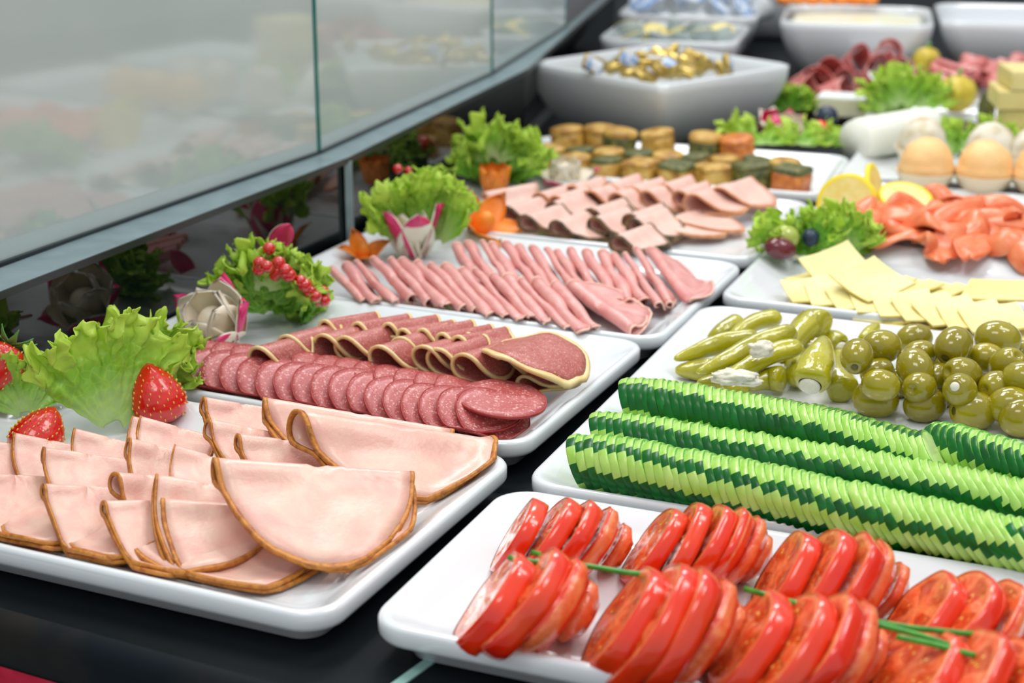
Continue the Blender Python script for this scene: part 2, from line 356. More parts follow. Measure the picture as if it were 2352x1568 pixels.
# upper panes stand on the ledge
G = [at(0, 608, RZ), at(733, 352, RZ), at(1130, 170, RZ), at(1300, 62, RZ)]
G.insert(0, G[0]-(G[1]-G[0])*1.3)
G = [G[0], G[2], G[3], G[4]]
for i in range(3):
    a, c = G[i].xy, G[i+1].xy; d = (c-a).normalized(); n = Vector((-d.y, d.x))
    b = MB(); poly_slab(b, [a, c-d*.003, c-d*.003+n*.005, a+n*.005], RZ, .75)
    pane = gpart(b, 'glass_pane', HAZE)
    b = MB(); poly_slab(b, [c-d*.003-n*.0015, c+d*.002-n*.0015, c+d*.002+n*.006, c-d*.003+n*.006], RZ, .75)
    gpart(b, 'pane_edge', GEDGE)
    b = MB(); poly_slab(b, [a-n*.004, c-n*.004, c, a], RZ, RZ+.003); gpart(b, 'pane_seal', STEELD)
e = G[3].xy; d = (P[4]-P[3]).normalized()
b = MB(); poly_slab(b, [e, e+d*.7, e+d*.7+Vector((-.012, 0)), e+Vector((-.012, 0))], RZ, .75)
gpart(b, 'end_panel', plain('brown_metal', (.10, .07, .06), rough=.35, metal=.4))

# ------------------------------------------------------------------ platters
TF = .0145     # height of the inside of a platter
TRAYS = []
def floor_z(p):
    """height of the porcelain under a point"""
    best = None
    for c, ux, uy, hx, hy in TRAYS:
        q = p-c; d = min(hx-abs(q.x*ux.x+q.y*ux.y), hy-abs(q.x*uy.x+q.y*uy.y))
        if best is None or d > best: best = d
    d = best
    if d < .0065: return .0288
    if d < .018: return .0288-(d-.0065)/.0115*.0078
    if d < .034: return .0210-(d-.018)/.016*.0062
    return TF
def tray(name, corner, ang, L, W, label, anchor='right'):
    prof = [(.030, 0), (.020, 0), (.0165, .002), (.013, .0105), (.005, .0140), (.001, .0160), (0, .0185), (0, .0255), (.0012, .0275), (.0035, .0283), (.0065, .0272), (.018, .0205), (.027, .0160), (.034, .0145), (.045, TF-.0002)]
    b = MB(); rings = []
    for ins, z in prof:
        rings.append([Vector((x, y, z)) for x, y in rr(L/2-ins, W/2-ins, max(.006, .024-ins*.5), 8)])
    b.loft(rings)
    ux = Vector((cos(ang), sin(ang), 0)); uy = Vector((-sin(ang), cos(ang), 0))
    c = Vector((corner[0], corner[1], 0))+(uy*W/2)+(ux*(-L/2 if anchor == 'right' else L/2))
    TRAYS.append((c, ux, uy, L/2, W/2)); me = b.mesh(name, CER); o = put(name, me, None, c, (0, 0, ang))
    tag(o, label, 'platter'); return o
def ang2(a, c, q=0): return math.atan2(c[1]-a[1], c[0]-a[0])
TA = tray('platter', (-.105, .838), R_(-24.4), .405, .265, 'white rectangular platter in the left front carrying rind-edged turkey breast')
TB = tray('platter', (.007, 1.097), R_(-24.4), .405, .260, 'white rectangular platter carrying two kinds of salami')
TC = tray('platter', (.123, 1.338), R_(-23.6), .400, .262, 'white rectangular platter carrying pink rolled ham')
TD = tray('platter', (.237, 1.591), R_(-22.2), .405, .264, 'white rectangular platter carrying smoked ham and herb-edged slices')
TE = tray('platter', (.354, 1.869), R_(-19.3), .41, .225, 'white rectangular platter carrying rows of small golden bakes')
TT = tray('platter', (-.083, .836), R_(-22.4), .56, .208, 'white rectangular platter carrying two rows of sliced tomato', 'left')
TU = tray('platter', (.006, 1.035), R_(-22.2), .58, .442, 'large white platter carrying cucumber slices, olives and stuffed peppers', 'left')
TV = tray('platter', (.187, 1.465), R_(-22.4), .56, .248, 'white rectangular platter carrying pale sliced cheese', 'left')
TW = tray('platter', (.293, 1.709), R_(-22), .56, .26, 'white rectangular platter carrying smoked salmon and lemon', 'left')
TX = tray('platter', (.392, 1.978), R_(-20), .56, .245, 'white rectangular platter carrying scoops of mousse', 'left')
TY = tray('platter', (.46, 2.235), R_(-18), .60, .26, 'far white platter carrying assorted cheeses and garnish', 'left')
TZ = tray('platter', (.49, 2.53), R_(-16), .62, .24, 'far white platter carrying rolled cured ham', 'left')

# ------------------------------------------------------------------ folded slices
def fold_slice(name, fold0, fold1, mats, label, cat, group, Rv=None, lean=25., r0=.006, r1=.003, th=.0016, rw=.06, side=None, seed=0, lob=.02, wav=.0012, beta=28., nt=52, shift=0., rind='rind', rt=1.25):
    """round slice folded once; the fold runs fold0 -> fold1, both flaps point to 'side' and droop by lean"""
    rnd = random.Random(seed)
    ax = fold1-fold0; Ru = ax.length/2; X = ax.normalized(); mid = (fold0+fold1)/2
    if Rv is None: Rv = Ru
    h = side-X*side.dot(X); h.normalize()
    # droop
    nz = X.cross(h); nz = nz if nz.z > 0 else -nz
    l = R_(lean); Y = (h*cos(l)-nz*sin(l)).normalized(); Z = X.cross(Y); Z = Z if Z.z > 0 else -Z
    be = R_(beta); ph = [rnd.uniform(0, 6.28) for _ in range(4)]
    def fmap(u, v):
        k = (u/Ru+1)/2; r = r0+(r1-r0)*min(max(k, 0), 1); s = abs(v)/r; t1 = pi/2+be
        ze = max(.14, th*.62/r)
        if s < t1: y, z = 1-cos(s), sin(s)
        else:
            y, z = 1+sin(be), cos(be); s2 = s-t1; l1 = (z-ze)/sin(be)
            if s2 < l1: y += s2*cos(be); z -= s2*sin(be)
            else: y += l1*cos(be)+(s2-l1); z = ze
        z = z*r*(1 if v >= 0 else -1); y *= r
        w = wav*(noise.noise(Vector((u*45+ph[0], v*40+ph[1], ph[2])))+.5*sin(u*90+ph[3]))*min(1, abs(v)/Rv*2)
        p = mid+X*u+Y*(y)+Z*(z+w)
        p.z = max(p.z, floor_z(p)+th*.7+.0003*(seed % 7)+(th*1.4 if v >= 0 else 0)); return p
    def outl(t): return 1+lob*(sin(2*t+ph[0])+.6*sin(3*t+ph[1])+.35*sin(7*t+ph[2]))
    def pt(rho, t):
        o = outl(t); return rho*Ru*cos(t)*o, rho*Rv*sin(t)*o+shift*Rv*rho*sin(t)**2*.0
    def surf(rhos, thick, uvs=True):
        b = MB(); tops = []; bots = []; uv = []
        for rho in rhos:
            for j in range(nt):
                a = 2*pi*j/nt; a = a-.42*sin(2*a)
                u, v = pt(rho, a); e = 2e-4
                p = fmap(u, v); n = (fmap(u+e, v)-p).cross(fmap(u, v+e)-p)
                n = n.normalized() if n.length > 1e-12 else Z
                tops.append(p+n*thick/2-mid); bots.append(p-n*thick/2-mid); uv.append((u/Ru, v/Ru))
        nr = len(rhos); N = len(tops); fs = []
        for i in range(nr-1):
            for j in range(nt):
                k = (j+1) % nt; fs.append((i*nt+j, (i+1)*nt+j, (i+1)*nt+k, i*nt+k)); fs.append((N+i*nt+j, N+i*nt+k, N+(i+1)*nt+k, N+(i+1)*nt+j))
        for i in (0, nr-1):
            if i == 0 and rhos[0] < .02: continue
            for j in range(nt):
                k = (j+1) % nt; q = (i*nt+j, i*nt+k, N+i*nt+k, N+i*nt+j); fs.append(q if i == 0 else q[::-1])
        b.add(tops+bots, fs, 0, uv+uv); return b
    w0 = 1-rw
    o = empty(name, mid); surf([.01, .12, .25, .38, .5, .62, .74, .84, w0], th).build('meat', mats[0], o, True)
    surf([w0-.004, w0+rw*.5, 1.0], th*rt).build(rind, mats[1], o, True)
    tag(o, label, cat, group); return o
def disc_slice(name, c, nrm, R, mats, label, cat, group, th=.002, rw=.05, seed=0, bend=0., bax=None, lob=.012, nt=40, rind='rind', wav=.0005):
    """nearly flat round slice, gently bent over an axis"""
    rnd = random.Random(seed); ph = [rnd.uniform(0, 6.28) for _ in range(4)]
    Zn = nrm.normalized(); X = (bax or Vector((1, 0, 0))); X = (X-Zn*X.dot(Zn)).normalized(); Y = Zn.cross(X)
    def fm(u, v):
        p = X*u+Y*v+Zn*(-bend*(v*v)+wav*noise.noise(Vector((u*60+ph[0], v*60, ph[1])))*2)
        p.z = max(p.z, floor_z(c+p)+th*.8+.0003*(seed % 5)-c.z); return p
    def surf(rhos, thick):
        b = MB(); A = []; B_ = []; uv = []
        for rho in rhos:
            for j in range(nt):
                a = 2*pi*j/nt; o_ = 1+lob*(sin(2*a+ph[0])+.6*sin(3*a+ph[1])+.3*sin(9*a+ph[2]))
                u, v = rho*R*cos(a)*o_, rho*R*sin(a)*o_; p = fm(u, v)
                A.append(p+Zn*thick/2); B_.append(p-Zn*thick/2); uv.append((u/R, v/R))
        N = len(A); nr = len(rhos); fs = []
        for i in range(nr-1):
            for j in range(nt):
                k = (j+1) % nt; fs.append((i*nt+j, (i+1)*nt+j, (i+1)*nt+k, i*nt+k)); fs.append((N+i*nt+j, N+i*nt+k, N+(i+1)*nt+k, N+(i+1)*nt+j))
        for i in (0, nr-1):
            if i == 0 and rhos[0] < .02: continue
            for j in range(nt):
                k = (j+1) % nt; q = (i*nt+j, i*nt+k, N+i*nt+k, N+i*nt+j); fs.append(q if i == 0 else q[::-1])
        b.add(A+B_, fs, 0, uv+uv); return b
    o = empty(name, c); surf([.01, .3, .55, .78, 1-rw], th).build('meat', mats[0], o, True)
    surf([1-rw-.003, 1-rw*.4, 1], th*1.05).build(rind, mats[1], o, True)
    tag(o, label, cat, group); return o

def lerp(a, b, t): return a+(b-a)*t
def polyline(pts, n):
    """n points evenly spread on a list of pixel points"""
    L = [0]
    for i in range(1, len(pts)): L.append(L[-1]+math.hypot(pts[i][0]-pts[i-1][0], pts[i][1]-pts[i-1][1]))
    out = []
    for k in range(n):
        d = L[-1]*k/(n-1); i = 1
        while i < len(L)-1 and L[i] < d: i += 1
        t = (d-L[i-1])/(L[i]-L[i-1]); out.append((lerp(pts[i-1][0], pts[i][0], t), lerp(pts[i-1][1], pts[i][1], t)))
    return out
FRONT = Vector((0, -1, 0))

# turkey breast on the front left platter: fold-left px, fold-right px, z left, z right, flap length, loop radius
TURKS = [
 (-70, 1110, 150, 1140, .030, .027, .068, .004, 'lowest turkey slice at the left photo edge, its rind along the platter rim'),
 (40, 1130, 300, 1160, .030, .027, .068, .004, 'turkey slice under the front row whose rind lines the platter rim'),
 (180, 1165, 420, 1190, .030, .027, .066, .004, 'turkey slice under the front row, right of the lowest one'),
 (300, 1180, 640, 1205, .030, .027, .070, .004, 'turkey slice directly under the nearest wide slice'),
 (-60, 1010, 120, 1040, .050, .032, .060, .004, 'pale turkey slice cut by the left edge of the photo, behind the others'),
 (30, 1000, 190, 1030, .048, .034, .055, .004, 'turkey slice lying right below the lower left strawberry'),
 (168, 990, 330, 1030, .053, .036, .058, .005, 'turkey slice with brown left rind just right of the lower strawberry'),
 (305, 962, 420, 990, .045, .036, .050, .004, 'small turkey slice tucked under the large strawberry'),
 (318, 962, 500, 1010, .055, .038, .060, .005, 'turkey slice with dark left rind right below the large strawberry'),
 (463, 918, 640, 945, .056, .040, .062, .005, 'turkey slice touching the salami platter rim, left of the back roll'),
 (476, 970, 640, 1000, .056, .040, .050, .006, 'small folded turkey slice with brown loop below the back left slice'),
 (597, 922, 1030, 990, .060, .034, .060, .008, 'long turkey slice along the salami platter with brown curled left end'),
 (540, 1003, 750, 1025, .057, .040, .055, .005, 'small turkey slice with ragged brown end left of the big rolled slice'),
 (-70, 1090, 130, 1100, .052, .034, .080, .004, 'turkey slice at the left edge of the photo in the front row'),
 (100, 1033, 300, 1060, .055, .038, .065, .004, 'turkey slice with thin brown left edge in the middle row'),
 (287, 1012, 430, 1045, .058, .042, .058, .006, 'middle row turkey slice with narrow brown loop, third of its row'),
 (398, 1028, 560, 1075, .060, .045, .058, .005, 'middle row turkey slice just left of the big front folded slice'),
 (668, 955, 1120, 1015, .068, .030, .075, .012, 'large rolled turkey slice with wide brown open end and a small hole'),
 (93, 1117, 300, 1125, .052, .036, .084, .004, 'front row turkey slice with curved brown rind, leftmost complete one'),
 (253, 1092, 400, 1100, .055, .040, .060, .007, 'turkey slice showing a small oval brown loop in the front row'),
 (230, 1157, 450, 1150, .048, .036, .080, .004, 'front row turkey slice whose rind sweeps under the largest front slice'),
 (353, 1098, 580, 1130, .056, .042, .084, .007, 'turkey slice with brown loop just behind the nearest slice'),
 (370, 1152, 765, 1180, .048, .030, .088, .005, 'nearest turkey slice, wide with long brown rind above the platter rim'),
 (488, 1063, 945, 1090, .070, .048, .088, .008, 'large top turkey slice with frosted sheen lying over the front slices'),
]
tg = 'turkey breast slices on the front left platter'
for i, (x0, y0, x1, y1, za, zb, rv, rl, lab) in enumerate(TURKS):
    a, c = at(x0, y0, za), at(x1, y1, zb); d = (c-a)
    fold_slice('turkey_slice', a-d*.0, c+d*.02, (TURK, TURKR), lab, 'meat slice', tg, Rv=rv, lean=(5 if i < 4 else 22 if i in (17, 23) else 25), r0=rl, r1=rl*.45, th=.0022, rw=.04, side=Vector((.1, -1, 0)), seed=i+11, lob=.03, wav=.0022, nt=64)

# salami discs, two overlapping lines at the front of the second platter
front = polyline([(420, 850), (520, 862), (640, 885), (800, 905), (960, 940), (1050, 950), (1092, 952)], 17)
backp = polyline([(430, 818), (540, 828), (680, 845), (820, 868), (960, 892), (1040, 905)], 14)
UX = Vector((cos(R_(-24)), sin(R_(-24)), 0)); UYv = Vector((sin(R_(24)), cos(R_(24)), 0))
seq = []
for i, p in enumerate(backp): seq.append((p[0], p[1], 'b', i))
for i, p in enumerate(front): seq.append((p[0], p[1], 'f', i))
seq.sort(key=lambda t: t[0])
for k, (x, y, r, i) in enumerate(seq):
    zc = TF+.019 if r == 'f' else TF+.021
    nrm = Vector((0, 0, 1))+UX*.42+Vector((0, -.30 if r == 'f' else .05, 0))
    c = at(x+40, y, zc)
    disc_slice('salami_slice', c, nrm, .0290, (SALAMI, SALR), 'thin round salami slice, %s from the left in the %s line' % (nth(i+1), 'front' if r == 'f' else 'back'), 'salami slice', 'plain salami slices', th=.0017, rw=.03, seed=100+k, bend=4)
disc_slice('salami_slice', at(1094, 944, TF+.017), Vector((.06, -.10, 1)), .035, (SALAMI, SALR), 'large flat salami slice lying under the topmost one at the right end', 'salami slice', 'plain salami slices', th=.002, rw=.03, seed=190)
disc_slice('salami_slice', at(1153, 916, TF+.0255), Vector((.10, -.05, 1)), .0340, (SALAMI, SALR), 'topmost round salami slice at the right end of the line', 'salami slice', 'plain salami slices', th=.002, rw=.03, seed=191)

# cheese-rimmed salami folded, back line first
AX = Vector((.66, .75, 0)).normalized(); SD = Vector((.75, -.66, 0)); AX2 = Vector((.58, .81, 0)).normalized(); SD2 = Vector((.81, -.58, 0))
bk = [(760, 745), (835, 750), (905, 752), (940, 765), (985, 765), (1030, 775), (1065, 782)]
for i, (x, y) in enumerate(bk):
    a = at(x-26, y-2, TF+.040); c = a+AX*.062+Vector((0, 0, -.006))
    fold_slice('cheese_rimmed_salami', a, c, (SALC, CHRIM), 'folded salami slice with yellow rim, %s from the left in the back line' % nth(i+1), 'salami slice', 'yellow-rimmed salami slices', Rv=.036, lean=24, r0=.0055, r1=.003, th=.0018, rw=.08, rt=1.5, side=SD, seed=200+i, lob=.015, rind='cheese_rim')
fk = [(572, 802), (640, 775), (722, 773), (772, 778), (850, 800), (900, 780), (950, 800), (985, 805), (1042, 818)]
for i, (x, y) in enumerate(fk):
    a = at(x+2, y+2, TF+.038); c = a+AX*.058+Vector((0, 0, -.002))
    fold_slice('cheese_rimmed_salami', a, c, (SALC, CHRIM), 'folded salami slice with yellow rim loop, %s from the left in the front line' % nth(i+1), 'salami slice', 'yellow-rimmed salami slices', Rv=.038, lean=46, r0=.0122, r1=.0075, th=.0018, rw=.08, rt=1.5, side=SD, seed=220+i, lob=.015, beta=17, rind='cheese_rim')
a = at(1185, 880, TF+.018); fold_slice('cheese_rimmed_salami', a, a+AX*.066, (SALC, CHRIM), 'lowest yellow-rimmed salami slice at the right end with smaller opening', 'salami slice', 'yellow-rimmed salami slices', Rv=.036, lean=6, r0=.008, r1=.004, th=.0019, rw=.07, side=SD, seed=240, rind='cheese_rim')
a = at(1125, 838, TF+.027); fold_slice('cheese_rimmed_salami', a, a+AX*.070, (SALC, CHRIM), 'large yellow-rimmed salami slice with wide dark opening at the right end', 'salami slice', 'yellow-rimmed salami slices', Rv=.046, lean=24, r0=.0125, r1=.006, th=.0019, rw=.07, rt=1.6, side=SD, seed=241, beta=20, rind='cheese_rim')
disc_slice('cheese_rimmed_salami', at(1238, 800, TF+.043), Vector((.22, -.04, 1)), .0430, (SALC, CHRIM), 'topmost yellow-rimmed salami slice with broad meat face at the right end', 'salami slice', 'yellow-rimmed salami slices', th=.0026, rw=.09, seed=242, bend=9, bax=Vector((.6, 1, 0)), lob=.04, rind='cheese_rim', wav=.0015)

# rolled ham on the third platter
def ham_roll(x0, y0, x1, y1, lab, seed, rv=.028, z0=.016, z1=.033, lean=54, r0=.0043, side=None):
    q = random.Random(seed); x0 += q.uniform(-5, 5); y0 += q.uniform(-4, 4); x1 += q.uniform(-6, 6); y1 += q.uniform(-7, 7); r0 *= q.uniform(.75, 1.35)
    a, c = at(x1, y1, TF+z0), at(x0, y0, TF+z1)
    fold_slice('ham_slice', a, c, (HAM, HAMR), lab, 'ham slice', 'rolled pink ham slices', Rv=rv, lean=lean, r0=r0, r1=r0*q.uniform(.6, 1.3), th=.0012, rw=.03, side=side or Vector((1, -.35, 0)), seed=seed, lob=.05, wav=.0034, beta=26, nt=44, rind='cut_edge')
hb = polyline([(1040, 560), (1080, 548), (1180, 560), (1300, 574), (1380, 578), (1462, 573)], 15)
for i, (x, y) in enumerate(hb):
    ham_roll(x, y, x+78, y+118, 'rolled pink ham slice, %s from the left in the back row' % nth(i+1), 300+i)
ham_roll(1480, 574, 1590, 712, 'rightmost back row ham slice with its wide flap open to the right', 318, rv=.043, lean=20, z0=.009, z1=.024)
hf = polyline([(750, 612), (800, 604), (850, 592), (915, 590), (1004, 606), (1098, 622), (1188, 638), (1262, 650)], 16)
for i, (x, y) in enumerate(hf):
    k = min(1, (i+3)/9)
    ham_roll(x, y, x+lerp(62, 96, k), y+lerp(66, 112, k), 'rolled pink ham slice, %s from the left in the front row' % nth(i+1), 330+i, r0=.0046)
ham_roll(1292, 652, 1450, 762, 'rightmost front row ham slice with its wide flap open to the right', 350, rv=.052, lean=16, z0=.008, z1=.026)

# fourth platter: smoked ham and herb-edged slices
xb = [(1225, 425), (1262, 432), (1300, 408), (1342, 420), (1385, 402), (1400, 425), (1440, 410), (1470, 420), (1510, 405), (1545, 420)]
for i, (x, y) in enumerate(xb):
    a = at(x, y+26, TF+.028); c = a+AX2*.07
    fold_slice('smoked_ham_slice', a, c, (HAMX, HAMXR), 'smoked ham slice with brown rim, %s from the left in the back row' % nth(i+1), 'ham slice', 'smoked ham slices in the back row', Rv=.046, lean=30, r0=.0085, r1=.004, th=.0017, rw=.06, rt=1.5, side=SD2, seed=400+i, nt=44, beta=22)
for i, (x, y, rv, le) in enumerate([(1570, 440, .058, 18), (1630, 425, .062, 16)]):
    a = at(x, y+20, TF+.030); fold_slice('smoked_ham_slice', a, a+AX2*.09, (HAMX, HAMXR), ['broad smoked ham slice second from the right end, rim curving forward', 'rightmost smoked ham slice with open reddish fold'][i], 'ham slice', 'smoked ham slices in the back row', Rv=rv, lean=le, r0=.0115, r1=.004, th=.0017, rw=.045, side=SD2, seed=420+i, beta=20)
xf = [(1150, 472), (1192, 492), (1255, 462), (1262, 505), (1342, 478), (1350, 498), (1400, 540), (1432, 490), (1440, 500)]
for i, (x, y) in enumerate(xf):
    a = at(x, y+12, TF+.026); c = a+AX2*.074
    fold_slice('herb_edged_slice', a, c, (HAMX, HERBR), 'pale meat slice with dark herb edge, %s from the left' % nth(i+1), 'meat slice', 'herb-edged slices in the front row', Rv=.052, lean=22, r0=.0082, r1=.004, th=.0018, rw=.06, rt=1.8, side=SD2, seed=440+i, nt=44, beta=22)
for i, (x, y) in enumerate([(1500, 508), (1540, 500)]):
    a = at(x, y+12, TF+.016-.001*i); fold_slice('smoked_ham_slice', a+Vector((0, 0, .003*i)), a+AX2*.075, (HAMX, HAMXR), ['flat smoked ham slice under the front right one', 'flat smoked ham slice topmost at the front right'][i], 'ham slice', 'flat smoked ham slices', Rv=.068, lean=8, r0=.0035, r1=.003, th=.0016, rw=.04, side=SD2, seed=460+i, beta=22)
a = at(1105, 445, TF+.03); fold_slice('smoked_ham_slice', a, at(1225, 425, TF+.03), (HAMX, HAMXR), 'pink ham slice folded against the carved carrot', 'ham slice', 'flat smoked ham slices', Rv=.04, lean=30, r0=.004, r1=.006, th=.0016, rw=.03, side=Vector((0, -1, 0)), seed=466)

# ------------------------------------------------------------------ cucumbers
def cucumber_mesh(R, th, arcs, seed):
    rnd = random.Random(seed); nt = 60; b = MB()
    def ring(rho, z): return [Vector((rho*R*cos(2*pi*j/nt), rho*R*sin(2*pi*j/nt), z)) for j in range(nt)]
    rings = [ring(.02, -th/2), ring(.6, -th/2), ring(.975, -th/2), ring(1, -th*.32), ring(1.0, th*.32), ring(.975, th/2), ring(.6, th/2), ring(.02, th/2)]
    vs = [p for r in rings for p in r]; uv = [(p.x/R, p.y/R) for p in vs]; fs = []; ms = []
    for i in range(len(rings)-1):
        for j in range(nt):
            k = (j+1) % nt; fs.append((i*nt+j, i*nt+k, (i+1)*nt+k, (i+1)*nt+j)); a = (j+.5)*360/nt
            if i in (2, 3, 4):
                ms.append(2 if any((a-s) % 360 < w for s, w in arcs) else 1)
            else: ms.append(0)
    fs.append(tuple(reversed(range(nt)))); ms.append(0); fs.append(tuple(range(7*nt, 8*nt))); ms.append(0)
    b.add(vs, [f for f, m_ in zip(fs, ms) if m_ < 2], [m_ for m_ in ms if m_ < 2], uv)
    s = MB(); s.add(vs, [f for f, m_ in zip(fs, ms) if m_ == 2], 0, uv); return b.mesh('flesh', [CUF, CUP]), s.mesh('skin', [CUS])
AU = Vector((cos(R_(-22)), sin(R_(-22)), 0))
def cucumber_row(path, n, R, tilt0, tilt1, arcs, labels, group, seed, zoff=0.):
    """path: pixel line followed by the slice centres"""
    pts = polyline(path, 60); W = [at(x, y, TF+R*.86+zoff) for x, y in pts]
    L = [0]
    for i in range(1, len(W)): L.append(L[-1]+(W[i]-W[i-1]).length)
    meshes = []
    for k in range(12):
        ph = k*5; meshes.append(cucumber_mesh(R, .0066, [((s+ph*.9) % 360, w) for s, w in arcs], seed+k))
    rnd = random.Random(seed)
    for i in range(n):
        d = L[-1]*i/(n-1); j = 1
        while j < len(L)-1 and L[j] < d: j += 1
        c = lerp(W[j-1], W[j], (d-L[j-1])/(L[j]-L[j-1])); a = (W[min(j+1, len(W)-1)]-W[max(j-2, 0)]).normalized()
        al = R_(lerp(tilt0, tilt1, i/(n-1))+rnd.uniform(-2.5, 2.5)); s = 1+rnd.uniform(-.012, .012); s *= (.86+.14*min(1, i/4))
        yw = R_(lerp(10, 22, i/(n-1))); an = Vector((a.x*cos(yw)-a.y*sin(yw), a.x*sin(yw)+a.y*cos(yw), 0)).normalized()
        nv = an*cos(al)+Vector((0, 0, 1))*sin(al); nv += Vector((0, -1, 0))*rnd.uniform(-.03, .03)
        m3 = basis(Vector((0, 0, 1)), nv); nz = nv.normalized(); x = (Vector((0, 0, 1))-nz*nz.z).normalized(); y = nz.cross(x)
        m3 = Matrix((x, y, nz)).transposed()
        M = M4(m3 @ Matrix.Rotation(R_(rnd.uniform(-4, 4)), 3, 'Z') @ Matrix.Diagonal((s, s, 1)), c+Vector((0, 0, rnd.uniform(-.0006, .0006)-(1-cos(al))*0)))
        o = empty('cucumber_slice'); o.matrix_world = M; fm, sm = meshes[(i//4) % 12]
        put('flesh', fm, o); put('skin', sm, o)
        lab = labels[0] if i == 0 else labels[2] if i == n-1 else labels[1]
        tag(o, lab, 'cucumber slice', group)
cucumber_row([(1452, 930), (1600, 950), (1760, 975), (1900, 1000), (2060, 1040), (2150, 1062)], 42, .0235, 20, 38, [(20, 58), (125, 30), (215, 60), (300, 30)],
 ('leftmost slice of the cucumber row nearest the peppers', 'thin cucumber slice standing in the back row beside peppers and olives', 'last slice of the long back cucumber row before the second piece'), 'cucumber slices in the back row', 500)
cucumber_row([(2170, 1028), (2300, 1065), (2440, 1105)], 15, .023, 38, 42, [(8, 60), (100, 30), (190, 60)],
 ('broad cucumber slice starting the short piece at the back right', 'cucumber slice in the short back right piece beside the olives', 'cucumber slice of the back right piece cut by the photo edge'), 'cucumber slices in the back right piece', 520)
cucumber_row([(1385, 1003), (1500, 1020), (1640, 1042), (1800, 1065), (2000, 1095), (2200, 1130), (2440, 1175)], 50, .0215, 22, 42, [(16, 40), (92, 40), (200, 50)],
 ('leftmost slice of the middle cucumber row', 'thin cucumber slice standing in the middle cucumber row', 'last slice of the middle cucumber row at the photo edge'), 'cucumber slices in the middle row', 540)
cucumber_row([(1338, 1065), (1440, 1080), (1600, 1108), (1800, 1145), (2000, 1185), (2200, 1225), (2440, 1275)], 52, .0240, 22, 44, [(12, 22), (72, 40), (140, 40), (230, 40)],
 ('leftmost slice of the front cucumber row', 'thin cucumber slice standing in the front row nearest the tomatoes', 'last slice of the front cucumber row at the photo edge'), 'cucumber slices in the front row', 560)

# ------------------------------------------------------------------ tomatoes
def tomato_meshes(R, th, t0, t1, seed):
    rnd = random.Random(seed); nt = 48; ph = rnd.uniform(0, 6.28); nl = rnd.choice((4, 5, 6))
    def out(a): return 1+.035*cos(nl*a+ph)+.02*cos(2*a+ph*2)
    def ring(rho, z, nz=0): return [Vector((rho*R*out(2*pi*j/nt)*cos(2*pi*j/nt), rho*R*out(2*pi*j/nt)*sin(2*pi*j/nt), z+nz*noise.noise(Vector((cos(2*pi*j/nt)*rho*6, sin(2*pi*j/nt)*rho*6, seed))))) for j in range(nt)]
    f = MB(); rg = [ring(.02, -th/2), ring(.6*t0, -th/2), ring(.965*t0, -th/2), ring(.975*max(t0, t1), 0), ring(.965*t1, th/2), ring(.85*t1, th/2), ring(.7*t1, th/2-.0005, .0016), ring(.5*t1, th/2-.0006, .002), ring(.3*t1, th/2-.0004, .0014), ring(.02, th/2)]
    f.loft(rg, uvs=[(p.x/R, p.y/R) for r in rg for p in r])
    s = MB(); rg = [ring(.965*t0, -th/2), ring(.988*t0, -th/2), ring(lerp(t0, t1, .3)*1.01, -th*.2), ring(lerp(t0, t1, .65)*1.01, th*.2), ring(.988*t1, th/2), ring(.965*t1, th/2+.0001)]
    s.loft(rg, 0, False, False)
    return f.mesh('flesh', TOMF), s.mesh('skin', TOMS)
def tomato_group(cs, R, th, yaw, tilt, labs, group, seed, taper=True):
    n = len(cs); rnd = random.Random(seed)
    for i, (x, y) in enumerate(cs):
        k = i/(max(1, n-1)); t = math.sqrt(max(.1, 1-(1.35*(k-.38))**2))
        t2 = math.sqrt(max(.1, 1-(1.35*(k+.8/n-.38))**2))
        Rr = R*t; fm, sm = tomato_meshes(Rr, th, min(1.05, t2/t), 1., seed*31+i)
        c = at(x, y, TF+Rr*.82)
        a = Vector((cos(yaw), sin(yaw), 0)); al = R_(tilt+rnd.uniform(-4, 4)); nv = -a*cos(al)+Vector((0, 0, 1))*sin(al)
        nz = nv.normalized(); xx = (Vector((0, 0, 1))-nz*nz.z).normalized(); yy = nz.cross(xx)
        M = M4(Matrix((xx, yy, nz)).transposed() @ Matrix.Rotation(rnd.uniform(0, 6.28), 3, 'Z'), c)
        o = empty('tomato_slice'); o.matrix_world = M; put('flesh', fm, o); put('skin', sm, o)
        tag(o, labs % nth(i+1), 'tomato slice', group)
YT = R_(-8)
TG = 'tomato slices'
tomato_group([(1192, 1235), (1255, 1240), (1308, 1248), (1362, 1252), (1420, 1262)], .0295, .0105, YT, 34, 'tomato slice, %s from the left in the back left tomato', TG, 1)
tomato_group([(1500, 1258), (1560, 1262), (1610, 1262), (1655, 1268), (1700, 1275), (1738, 1285)], .031, .0095, YT, 32, 'tomato slice, %s from the left in the second tomato of the back row', TG, 2)
tomato_group([(1800, 1325), (1868, 1335), (1935, 1342), (1985, 1350), (2045, 1362)], .0335, .0105, YT, 34, 'tomato slice, %s from the left in the third tomato of the back row', TG, 3)
tomato_group([(2120, 1415), (2195, 1425), (2275, 1440), (2345, 1450)], .032, .011, YT, 44, 'tomato slice, %s from the left in the fourth tomato of the back row', TG, 4)
tomato_group([(1135, 1385), (1200, 1390), (1262, 1400), (1330, 1410)], .0355, .013, YT, 36, 'tomato slice, %s from the left in the front left tomato', TG, 5)
tomato_group([(1435, 1430), (1495, 1440), (1555, 1450), (1610, 1458), (1665, 1465)], .0385, .012, YT, 32, 'tomato slice, %s from the left in the second tomato of the front row', TG, 6)
tomato_group([(1720, 1480), (1800, 1500), (1870, 1505), (1935, 1510), (1990, 1520)], .0365, .012, YT, 36, 'tomato slice, %s from the left in the third tomato of the front row', TG, 7)
